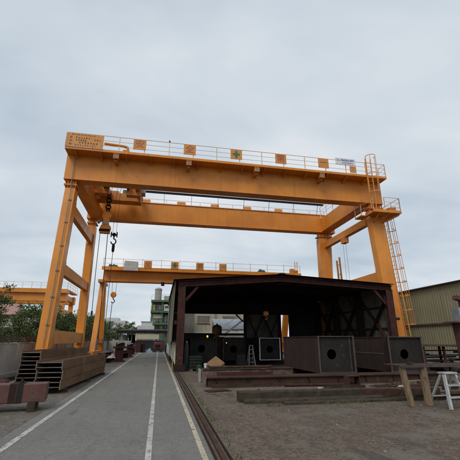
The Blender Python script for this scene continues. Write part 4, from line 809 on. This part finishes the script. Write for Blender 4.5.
for i, (x, y, ln, a, z, h, m, lab) in enumerate(((-4.0, 27.6, 2.4, 70, 0.0, 0.32, PRIMD, 'dark red girder piece just past the weathered beam stack'), (-3.9, 29.2, 2.0, 60, 0.0, 0.5, PRIMD, 'dark red box piece behind the pedestal machine'), (-3.3, 32.0, 2.6, 85, 0, 0.4, SHEDP, 'brown girder piece in the row left of the road'),
        (-4.4, 32.5, 2.6, 80, 0, 0.6, PRIMER, 'red primed girder piece in front of the farther crane leg'), (-3.2, 35.2, 2.0, 75, 0, 0.45, SHEDP, 'brown offcut beside the smaller pedestal'), (-3.5, 40.5, 3.0, 88, 0, 0.55, PRIMD, 'dark red girder pieces beyond the smaller pedestal'), (-3.0, 44.5, 2.4, 90, 0, 0.7, SHEDP, 'rusty steel block near the far end of the road'))):
    t = thing('girder_piece', lab, 'steel piece', (x, y, z), 'steel pieces along the left road edge'); d = Vector((math.cos(R(a)), math.sin(R(a)), 0)) * ln / 2; c = Vector((x, y, z))
    MB().bar(c - d + Vector((0, 0, h / 2)), c + d + Vector((0, 0, h / 2)), 0.03, h - 0.07).build('web', m, t); MB().bar(c - d + Vector((0, 0, 0.016)), c + d + Vector((0, 0, 0.016)), 0.4, 0.03).build('flange', m, t); MB().bar(c - d + Vector((0, 0, h - 0.016)), c + d + Vector((0, 0, h - 0.016)), 0.4, 0.03).build('flange', m, t)
    for q in (-0.9, -0.3, 0.3, 0.9): p = c + d * q; MB().bar(p + Vector((0, 0, 0.032)), p + Vector((0, 0, h - 0.032)), 0.36, 0.02, d.normalized()).build('stiffener', m, t)
tag(lump('cloth_heap', (-3.35, 28.2, 0.34), 0.32, 0.28, 0.13, TARP, 5), 'pale cloth heap on the red steel by the pedestal machine', 'cloth')
tag(lump('cloth_heap', (-1.5, 51.0, 0.0), 0.85, 0.5, 0.3, BLUET, 6), 'blue grey tarpaulin heap at the far end of the road', 'tarpaulin')
rm = thing('red_machine', 'small red machine on wheels under the far canopy', 'machine', (0.0, 51.5, 0)); B('body', REDM, rm, -0.65, 0.55, 51.2, 52.0, 0.45, 1.3, 0.05); B('chassis', BLACK, rm, -0.75, 0.65, 51.1, 52.1, 0.28, 0.449)
B('grille', BLACK, rm, -0.45, 0.3, 51.185, 51.199, 0.6, 1.0)
for xx in (-0.5, 0.4):
    for yy in (51.15, 52.05): MB().lathe((xx, yy, 0.26), [(0.24, -0.08), (0.26, 0), (0.24, 0.08)], 14, 'y').build('wheel', RUBBER, rm)
for i, (x, y, h, m, lab) in enumerate(((-2.6, 50.2, 1.5, SHEDP, 'tall brown crate under the left of the far canopy'), (-3.3, 50.5, 1.1, PRIMER, 'reddish crate left of the tall brown crate'), (-2.0, 50.6, 1.0, SHEDD, 'dark low crate right of the tall brown crate'), (1.2, 50.0, 0.9, BLACK, 'dark bin at the foot of the white panel building'))):
    t = thing('storage_crate', lab, 'crate', (x, y, 0), 'crates under the far canopy'); B('body', m, t, x - 0.3, x + 0.3, y - 0.3, y + 0.3, 0.08, h); B('skid', WOODD, t, x - 0.3, x - 0.18, y - 0.3, y + 0.3, 0, 0.078); B('skid', WOODD, t, x + 0.18, x + 0.3, y - 0.3, y + 0.3, 0, 0.078); B('lid', m, t, x - 0.33, x + 0.33, y - 0.33, y + 0.33, h + 0.002, h + 0.05)
yp = thing('marker_post', 'thin yellow pipe standing against the left side of the shed', 'post', (0.76, 20.1, 0)); MB().tube((0.8, 20.0, 0.0), (0.78, 20.0, 1.5), 0.03, 8).build('pipe', YELLOW, yp); MB().lathe((0.8, 20.0, 0), [(0.09, 0), (0.09, 0.03)], 10).build('foot', YELLOW, yp)

# ================================================================== FAR CANOPY AND BUILDINGS
cp_ = thing('canopy', 'low dark roofed canopy with green posts at the end of the road', 'canopy', (-2.4, 57, 0))
MB().hexa([(-6.0, 54.5, 2.62), (1.3, 54.5, 2.66), (1.3, 60, 3.0), (-6.0, 60, 3.0)], [(-6.0, 54.5, 2.86), (1.3, 54.5, 2.9), (1.3, 60, 3.25), (-6.0, 60, 3.25)]).build('roof', ROOFS, cp_)
B('fascia', BLACK, cp_, -6.05, 1.35, 54.42, 54.49, 2.52, 2.95)
for x in (-5.6, -4.0, -0.5, 0.9): B('post', GREENP, cp_, x, x + 0.14, 54.8, 54.94, 0, 2.6)
for i in range(4): B('upper_panel', PALEY, cp_, -3.4 + i * 0.86, -2.55 + i * 0.86, 54.51, 54.56, 1.72, 2.5)
for i in range(10): place('fence_sheet', corr_mesh('fence_sheet', 0.5, 1.5, GREYSH, 0.17, 0.03), (-3.5 + i * 0.49, 57.6 + 0.004 * (i % 2), 0.03), cp_)
B('dark_opening', BLACK, cp_, -4.6, -3.55, 58.1, 58.2, 0, 2.4); B('store_panel', CONC, cp_, -5.9, -4.65, 57.9, 58.0, 0, 2.3)
wt = thing('water_tank', 'white stepped tank house behind the canopy roof', 'tank', (-2.3, 62, 0)); B('wall', PALEW, wt, -3.6, -0.9, 61, 64, 0, 3.9); B('upper_wall', PALEW, wt, -3.0, -1.2, 61.2, 63.8, 3.902, 4.5); B('roof', PALEW, wt, -3.1, -1.1, 61.1, 63.9, 4.502, 4.58)
# green framed plant building
gb = thing('plant_building', 'green steel framed process building with pale silo on top', 'building', (2, 77, 0))
for x in (-1.75, 0.4, 2.6, 5.0):
    for y in (75, 79): B('column', GREENP, gb, x - 0.14, x + 0.14, y - 0.14, y + 0.14, 0, 9.4)
for z in (4.6, 7.0, 9.2):
    B('floor_slab', GREENP, gb, -2.0, 5.2, 74.6, 79.4, z, z + 0.4)
    railing(gb, [(-1.95, 74.65), (5.1, 74.65)], z + 0.4, h=1.0, rails=(1.0, 0.5), step=1.4, m=GREYS)
B('back_wall', CONC, gb, -1.6, 5.0, 78.4, 78.6, 0, 9.2)
for (x, y, z0, z1, rr_, m) in ((-0.4, 77, 5.0, 6.6, 0.7, GREYS), (1.6, 77, 5.0, 6.8, 0.8, CONC), (0.2, 76.6, 7.4, 8.8, 0.55, GREYS), (1.9, 76.4, 7.4, 8.9, 0.65, PALEW)): MB().lathe((x, y, z0), [(rr_ * 0.6, 0), (rr_, 0.3), (rr_, z1 - z0 - 0.2), (rr_ * 0.5, z1 - z0)], 14).build('vessel', m, gb)
for i in range(4): MB().path([(-1.0 + i * 1.1, 75.6, 4.0), (-1.0 + i * 1.1, 75.6, 6.4 + (i % 2)), (0.0 + i * 1.1, 75.6, 6.4 + (i % 2))], 0.1, 6).build('pipe', GREYS, gb)
B('control_room', PALEW, gb, 0.7, 2.2, 74.9, 76, 7.41, 8.7); B('window', GLASSD, gb, 0.85, 2.05, 74.87, 74.895, 7.9, 8.4)
B('panel', BEIGE, gb, -1.55, 0.3, 75.2, 75.3, 5.9, 6.7); B('panel', YELLOW, gb, -1.6, -1.2, 75.0, 75.1, 7.45, 8.6)
si = MB().lathe((-0.65, 76.5, 9.6), [(0.78, 0), (0.78, 0.25), (0.72, 0.26), (0.72, 2.2), (0.78, 2.25), (0.78, 2.45), (0.72, 2.5), (0.4, 2.75)], 20).build('silo', CONC, gb)
for z in (10.3, 11.0): MB().lathe((-0.65, 76.5, z), [(0.735, 0), (0.735, 0.06)], 20).build('band', GREYS, si)
B('roof_box', CONC, gb, 0.6, 2.2, 76, 78, 9.61, 10.6); railing(gb, [(0.3, 74.8), (5.0, 74.8)], 9.6, h=1.2, rails=(1.2, 0.6), step=1.5, m=GREYS)
# white panel building beyond the shed
wpb = thing('panel_building', 'narrow white panelled building continuing the line of the shed', 'building', (2.0, 40, 0))
B('core', CONC, wpb, 1.16, 3.1, 32.6, 49, 0, 6.1); B('roof', ROOFS, wpb, 0.95, 3.3, 32.4, 49.2, 6.12, 6.24)
for i in range(14): place('wall_panel', corr_mesh('wall_panel', 1.16, 6.0, PALEW, 0.29, 0.03, 'y'), (1.08 + 0.004 * (i % 2), 32.65 + i * 1.15, 0.1), wpb)
# beige building behind the shed
bb = thing('beige_building', 'cream rendered building seen through the open back of the shed', 'building', (9, 48, 0))
B('wall', BEIGE, bb, 3.4, 14.5, 46.5, 52, 0, 7.0); B('roof', CONC, bb, 3.2, 14.7, 46.3, 52.2, 7.01, 7.2); B('lower_wall', PALEW, bb, 3.41, 14.4, 46.3, 46.49, 0, 2.6)
for x in (4.85, 8.2, 11.2):
    wn = B('window', SHUT, bb, x, x + 1.5, 46.44, 46.49, 3.75, 4.55); B('frame', CONC, wn, x - 0.08, x + 1.58, 46.4, 46.45, 4.552, 4.64); B('sill', CONC, wn, x - 0.1, x + 1.6, 46.36, 46.45, 3.66, 3.748)
    for k in range(6): B('slat', BEIGE, wn, x + 0.05, x + 1.45, 46.42, 46.438, 3.82 + k * 0.12, 3.85 + k * 0.12)
for x in (7.2, 10.0): MB().tube((x, 46.38, 0), (x, 46.38, 7.0), 0.06, 6).build('downpipe', GREYS, bb)
for i in range(9): B('wall_joint', CONC, bb, 3.5 + i * 1.2, 3.53 + i * 1.2, 46.482, 46.499, 2.62, 6.98)
gsx = thing('lean_to', 'blue grey sheet roofed lean to behind the shed', 'lean-to', (9, 42, 0))
for i in range(6):
    xa = 6.4 + i * 0.85; MB().hexa([(xa, 40.5, 2.75), (xa + 0.83, 40.5, 2.75), (xa + 0.83, 44.5, 4.1), (xa, 44.5, 4.1)], [(xa, 40.5, 2.79), (xa + 0.83, 40.5, 2.79), (xa + 0.83, 44.5, 4.14), (xa, 44.5, 4.14)]).build('roof_sheet', GREYSH, gsx)
for x in (6.5, 11.3): B('post', GREYS, gsx, x, x + 0.1, 40.55, 40.65, 0, 2.74); B('post', GREYS, gsx, x, x + 0.1, 44.3, 44.4, 0, 4.0)
B('front_panel', PALEW, gsx, 6.4, 11.4, 40.7, 40.75, 0.1, 2.0); B('eaves_rail', GREYS, gsx, 6.35, 11.5, 40.4, 40.49, 2.62, 2.8)
MB().bar((7.2, 40.2, 2.2), (10.2, 40.2, 4.4), 0.06, 0.12).bar((7.2, 39.5, 2.2), (10.2, 39.5, 4.4), 0.06, 0.12).build('stair_string', GREYS, gsx)
for i in range(9): MB().box(7.2 + i * 0.33, 7.5 + i * 0.33, 39.5, 40.2, 2.2 + i * 0.245, 2.23 + i * 0.245).build('tread', GREYS, gsx)
MB().bar((7.2, 39.5, 3.1), (10.2, 39.5, 5.3), 0.04, 0.04).build('handrail', GREYS, gsx); B('stair_post', GREYS, gsx, 10.15, 10.25, 39.5, 39.6, 0, 4.4); B('stair_post', GREYS, gsx, 7.2, 7.3, 39.5, 39.6, 0, 2.3)
# olive sheet building on the right
ov = thing('olive_building', 'olive green ribbed sheet building on the right behind the crane ladder', 'building', (22, 30, 0))
for i in range(34): place('wall_sheet', corr_mesh('wall_sheet', 1.0, 4.75, OLIVE, 0.25, 0.035, 'y'), (20.0 + 0.005 * (i % 2), 16.0 + i * 0.99, 0.68), ov)
B('plinth', CONC, ov, 19.93, 20.06, 16, 49.8, 0, 0.9); B('core', CONC, ov, 20.08, 27.9, 16, 49.8, 0, 5.3); B('red_rail', PRIMER, ov, 19.9, 19.985, 16, 49.8, 2.66, 2.78)
MB().hexa([(19.8, 15.9, 5.42), (28, 15.9, 6.4), (28, 50, 6.4), (19.8, 50, 5.42)], [(19.8, 15.9, 5.5), (28, 15.9, 6.5), (28, 50, 6.5), (19.8, 50, 5.5)]).build('roof', ROOFS, ov)
# far blocks
ap = thing('apartment_block', 'distant pale apartment block left of the plant building', 'building', (-24, 202, 0)); B('wall', APART, ap, -29, -18.5, 200, 212, 0, 11.6); B('upper_wall', APART, ap, -28, -22, 200.5, 211, 11.61, 13.0)
for i in range(6):
    for k in range(3): B('window', GREYS, ap, -28.3 + i * 1.65, -27.3 + i * 1.65, 199.95, 199.99, 4.0 + k * 2.6, 5.3 + k * 2.6)
ph = thing('pink_roofed_house', 'pinkish roofed house behind the trees at the left edge', 'house', (-28, 72, 0)); B('wall', LGREEN, ph, -33, -25.8, 70, 76, 0, 5.9)
MB().hexa([(-33.5, 69.5, 5.92), (-25.3, 69.5, 5.92), (-25.3, 76.5, 5.92), (-33.5, 76.5, 5.92)], [(-33.5, 72.5, 8.0), (-25.9, 72.5, 8.0), (-25.9, 73.5, 8.0), (-33.5, 73.5, 8.0)]).build('roof', PINKR, ph)
for x in (-31.5, -29, -27.2): B('window', GLASSD, ph, x, x + 1, 69.95, 69.99, 3.2, 4.6)
gh = thing('green_warehouse', 'low pale green warehouse between the trees beyond the wall', 'warehouse', (-21, 66, 0)); B('wall', LGREEN, gh, -27.0, -16.5, 64, 72, 0, 3.4)
MB().hexa([(-27.3, 63.7, 3.41), (-16.2, 63.7, 3.41), (-16.2, 72.3, 3.41), (-27.3, 72.3, 3.41)], [(-27.3, 67.5, 4.6), (-16.2, 67.5, 4.6), (-16.2, 68.5, 4.6), (-27.3, 68.5, 4.6)]).build('roof', CONC, gh)
for i in range(4): B('window', GLASSD, gh, -26 + i * 2.4, -24.8 + i * 2.4, 63.96, 63.99, 1.4, 2.4)

# ================================================================== TREES
def tree(label, x, y, h, rx, seed, m=LEAF, nclump=70, per=95, leaf=0.16, cz=0.62, rzf=0.42, group='trees beyond the boundary wall'):
    t = thing('tree', label, 'tree', (x, y, 0), group); rn = np.random.default_rng(seed); rr_ = random.Random(seed); b = MB()
    z = h * 0.35; b.tube((x, y, 0), (x + 0.1, y, z), 0.2, 8, 0.15); b.tube((x + 0.1, y, z), (x, y + 0.1, h * 0.75), 0.15, 7, 0.05)
    tips = []
    for i in range(9):
        a = rr_.uniform(0, math.tau); z0 = h * rr_.uniform(0.28, 0.6); ex = Vector((x + math.cos(a) * rx * rr_.uniform(0.4, 0.8), y + math.sin(a) * rx * rr_.uniform(0.4, 0.8), z0 + h * rr_.uniform(0.08, 0.3)))
        b.tube((x + 0.05, y, z0), ex, 0.07, 6, 0.02); tips.append(ex)
    b.build('trunk', BARK, t)
    cl = []
    while len(cl) < nclump:
        p = rn.uniform(-1, 1, 3); d = np.linalg.norm(p)
        if d > 1 or d < 0.4: continue
        cl.append(p)
    cl = np.array(cl) * np.array([rx, rx, h * rzf]) * rn.uniform(0.75, 1.12, (nclump, 1)) + np.array([x, y, h * cz])
    n = nclump * per; cen = np.repeat(cl, per, 0) + rn.normal(0, 0.29, (n, 3)) * np.array([1, 1, 0.75]) * (rx / 3) ** 0.5
    u = rn.normal(size=(n, 3)); u /= np.linalg.norm(u, axis=1)[:, None]; v = np.cross(u, rn.normal(size=(n, 3))); v /= np.linalg.norm(v, axis=1)[:, None]
    s = (leaf * rn.uniform(0.6, 1.3, n))[:, None]; P = np.stack([cen - u * s * 0.6, cen + v * s * 0.32, cen + u * s * 0.6, cen - v * s * 0.32], 1).reshape(-1, 3)
    org = np.array([x, y, h * cz]); me = bpy.data.meshes.new('crown'); me.vertices.add(4 * n); me.vertices.foreach_set('co', (P - org).ravel())
    me.loops.add(4 * n); me.loops.foreach_set('vertex_index', np.arange(4 * n)); me.polygons.add(n); me.polygons.foreach_set('loop_start', np.arange(0, 4 * n, 4)); me.update(calc_edges=True); me.validate()
    me.materials.append(m); place('crown', me, org, t); return t
tree('tall loose tree cut by the left edge of the picture', -18.2, 40, 8.0, 3.3, 1, LEAF2, 80, 95, 0.2)
tree('dark rounded tree just left of the front crane leg', -12.3, 40, 5.3, 2.6, 2, LEAF, 80, 110)
tree('low bushy tree between the crane legs on the left', -9.6, 43, 4.7, 2.1, 3, LEAF, 70, 110)
tree('small tree behind the rear left crane leg', -8.6, 48, 4.5, 2.0, 4, LEAF, 60, 100)
tree('wide low tree at far left under the distant crane', -19.5, 48, 4.2, 3.4, 5, LEAF, 70, 100)
tree('dense low tree behind the dark rounded tree', -14.2, 50, 5.2, 3.0, 6, LEAF2, 70, 100)
tree('small tree left of the canopy below the apartment block', -8.2, 62, 4.6, 2.4, 8, LEAF, 60, 100)
tree('tree left of the second crane legs, above the end wall', -11.0, 60, 5.2, 2.8, 9, LEAF, 70, 100)
tree('distant tree between apartment block and white tank house', -9.8, 120, 7.6, 3.2, 10, LEAF, 50, 80, 0.3)
tree('distant low tree behind the farther crane legs', -16.5, 80, 5.6, 3.4, 12, LEAF2, 60, 90, 0.22)

# ================================================================== LOOSE STONES
b = MB(); r = random.Random(21)
for i in range(3600):
    if i < 1700: x, y = r.uniform(1.4, 11.5), r.triangular(10.4, 13.19, 12.9)
    elif i < 2900: x, y = r.uniform(1.2, 9), r.uniform(4.6, 10.4)
    else: x, y = r.uniform(-6.5, -2.6), r.uniform(6, 12.3)
    s = r.uniform(0.005, 0.017) * (2.6 if r.random() < 0.04 else 1); a = r.uniform(0, 6.28); pts = [(x + s * r.uniform(0.6, 1.2) * math.cos(a + k * 1.57), y + s * r.uniform(0.6, 1.2) * math.sin(a + k * 1.57), 0.004) for k in range(4)]
    b.add(pts + [(x + s * 0.2, y, 0.004 + s * r.uniform(0.5, 1.0))], [(0, 1, 4), (1, 2, 4), (2, 3, 4), (3, 0, 4)])
g_ = b.build('gravel', GRAV, kind='stuff'); g_['label'] = 'loose grey stone chips scattered over the yard'
for i, (x, y, s, lab) in enumerate(((8.3, 11.6, 0.16, 'pale broken concrete lump on the gravel right of the tube offcut'), (5.6, 12.2, 0.08, 'small concrete lump on the gravel in front of the chalk marked box'))):
    tag(lump('concrete_lump', (x, y, 0), s * 1.6, s, s * 0.4, CONC, 30 + i, 7, 4), lab, 'rubble')

# ================================================================== OFFCUTS AND SHOP CLUTTER
def offcut(label, x, y, z, ln, a, kind, m, group='steel and timber offcuts in front of the shed'):
    t = thing('offcut', label, 'offcut', (x, y, z), group); d = Vector((math.cos(R(a)), math.sin(R(a)), 0)) * ln / 2; c = Vector((x, y, z)); sdv = Vector((-d.y, d.x, 0)).normalized()
    if kind == 'angle':
        MB().bar(c - d + Vector((0, 0, 0.008)), c + d + Vector((0, 0, 0.008)), 0.11, 0.012).build('lower_leg', m, t); MB().bar(c - d + sdv * 0.05 + Vector((0, 0, 0.07)), c + d + sdv * 0.05 + Vector((0, 0, 0.07)), 0.012, 0.11).build('upright_leg', m, t)
    elif kind == 'plate':
        MB().bar(c - d + Vector((0, 0, 0.012)), c + d + Vector((0, 0, 0.012)), ln * 0.55, 0.02).build('plate', m, t); MB().bar(c - d * 0.6 + Vector((0, 0, 0.034)), c + d * 0.8 + Vector((0, 0, 0.034)), ln * 0.35, 0.02).build('upper_plate', LONGB, t)
    elif kind == 'pipe':
        MB().tube(c - d + Vector((0, 0, 0.05)), c + d + Vector((0, 0, 0.05)), 0.05, 10).build('pipe', m, t); MB().tube(c + d * 0.98 + Vector((0, 0, 0.05)), c + d * 1.02 + Vector((0, 0, 0.05)), 0.075, 10).build('collar', m, t)
    else:
        MB().bar(c - d + Vector((0, 0, 0.05)), c + d + Vector((0, 0, 0.05)), 0.12, 0.09).build('board', m, t, bevel=0.006); MB().bar(c - d * 0.7 + sdv * 0.16 + Vector((0, 0, 0.03)), c + d * 0.9 + sdv * 0.1 + Vector((0, 0, 0.03)), 0.09, 0.045).build('batten', m, t)
offcut('rusty angle bar lying along the front of the long beam', 3.2, 12.95, 0.006, 2.6, 2, 'angle', LONGB)
offcut('rusty steel plates lying flat near the left end of the long beam', 2.0, 12.2, 0.006, 0.8, 15, 'plate', RUSTB)
offcut('thin rusty pipe on the gravel in front of the chalk marked box', 5.6, 12.75, 0.006, 2.2, -4, 'pipe', SHEDP)
offcut('weathered boards on the gravel behind the mossy baulk', 7.4, 11.2, 0.006, 2.4, 3, 'board', WOODD)
offcut('dark angle bar beside the mossy baulk at left', 3.6, 10.75, 0.006, 2.0, -2, 'angle', SHEDD)
offcut('rusty plates under the right steel box by the trestle', 8.9, 12.5, 0.006, 0.9, -8, 'plate', LONGB)
offcut('pale short boards beside the trestle foot', 8.4, 10.9, 0.006, 1.0, 20, 'board', WOOD)
offcut('rusty pipe lying on top of the mottled beam', 3.4, 15.0, 0.491, 2.6, 1, 'pipe', LONGB)
offcut('dark angle bar resting on the long beam near its left end', 3.3, 13.7, 0.326, 2.2, 1, 'angle', SHEDP)
def cylinder(label, x, y, h, m):
    t = thing('gas_cylinder', label, 'gas cylinder', (x, y, 0.01), 'gas cylinders in the shed'); MB().lathe((x, y, 0.01), [(0.115, 0), (0.115, h - 0.2), (0.09, h - 0.08), (0.04, h - 0.02)], 14).build('shell', m, t); MB().lathe((x, y, h - 0.008), [(0.045, 0), (0.045, 0.1), (0.02, 0.12)], 8).build('valve', GREYS, t)
cylinder('blue grey gas cylinder by the left front post inside the shed', 1.62, 21.2, 1.45, DIMBLUE); cylinder('dark gas cylinder beside the blue grey one', 1.62, 21.6, 1.4, PRIMD)
wmx = thing('welding_machine', 'dark welding machine between the dark box and step ladder', 'welding machine', (5.2, 22.6, 0.01)); B('case', BLACK, wmx, 4.85, 5.4, 22.3, 22.95, 0.12, 0.72, 0.02); B('front_panel', BLACK, wmx, 4.9, 5.35, 22.285, 22.298, 0.3, 0.66)
for xx in (4.95, 5.3):
    for yy in (22.4, 22.85): MB().lathe((xx, yy, 0.07), [(0.06, -0.03), (0.06, 0.03)], 10, 'x').build('wheel', RUBBER, wmx)
MB().path([(4.95, 22.5, 0.722), (4.95, 22.5, 0.82), (5.3, 22.5, 0.82), (5.3, 22.5, 0.722)], 0.015, 5).build('handle', BLACK, wmx)
b = MB(); r = random.Random(4); pts = [(5.1 + 0.5 * k * 0.12 + 0.25 * math.sin(k * 1.1), 21.6 + 0.3 * math.cos(k * 0.9), 0.03) for k in range(26)]
tag(b.path(pts, 0.018, 5).build('welding_cable', RUBBER), 'black welding cable snaking over the shed floor', 'cable')

r = random.Random(77)
more = (('rusty angle bar between the mossy baulk and the tube offcut', 6.3, 11.7, 1.6, 6, 'angle', LONGB), ('short dark pipe left of the tube offcut', 6.3, 12.35, 0.9, -20, 'pipe', SHEDD),
        ('stacked rusty plates right of the tube offcut', 8.0, 12.3, 0.7, 10, 'plate', RUSTB), ('grey boards behind the left trestle leg', 6.9, 10.65, 1.3, -6, 'board', WOODD),
        ('long thin pipe on the gravel behind the trestle', 9.2, 11.9, 2.4, 2, 'pipe', LONGB), ('rusty angle bar under the trestle plate', 7.9, 9.35, 1.5, -4, 'angle', LONGB),
        ('rusty plates on the ground behind the step ladder', 9.3, 10.4, 0.8, 12, 'plate', LONGB), ('dark boards at the far right in front of the right box', 10.6, 12.7, 1.5, -3, 'board', WOODD),
        ('dark angle bar at the far right beyond the trestle', 10.4, 11.2, 1.8, 8, 'angle', SHEDD), ('short rusty pipe near the left end of the mossy baulk', 2.9, 11.3, 0.7, 35, 'pipe', LONGB),
        ('small rusty plates in the middle of the gravel strip', 4.6, 11.6, 0.5, -15, 'plate', SHEDP), ('splintered pale boards near the end of the gravel strip', 9.8, 13.0, 0.9, 10, 'board', WOOD))
for lab, x, y, ln, a, k, m in more: offcut(lab, x, y, 0.006, ln, a, k, m)
b = MB()       # weeds along the timbers, the rail and the wall foot
for i in range(2600):
    q = r.random()
    if q < 0.4: x, y = r.gauss(r.choice([3.0, 4.7, 5.6, 7.3]), 0.35), r.uniform(9.2, 9.42) if r.random() < 0.4 else r.uniform(10.3, 10.5)
    elif q < 0.6: x, y = 1.16 + abs(r.gauss(0, 0.08)), r.uniform(5, 19)
    elif q < 0.8: x, y = -6.66 + abs(r.gauss(0, 0.12)), r.uniform(9, 30)
    else: x, y = r.uniform(9.0, 13.5), r.gauss(13.0, 0.2) - 0.1
    h = r.uniform(0.03, 0.13); a = r.uniform(0, 6.28); dx, dy = math.cos(a) * h * 0.5, math.sin(a) * h * 0.5; wx, wy = -math.sin(a) * 0.006, math.cos(a) * 0.006
    b.add([(x - wx, y - wy, 0.004), (x + wx, y + wy, 0.004), (x + dx, y + dy, h)], [(0, 1, 2)])
wd_ = b.build('weeds', LEAF2, kind='stuff'); wd_['label'] = 'thin weeds and grass along the timbers, rail and wall foot'
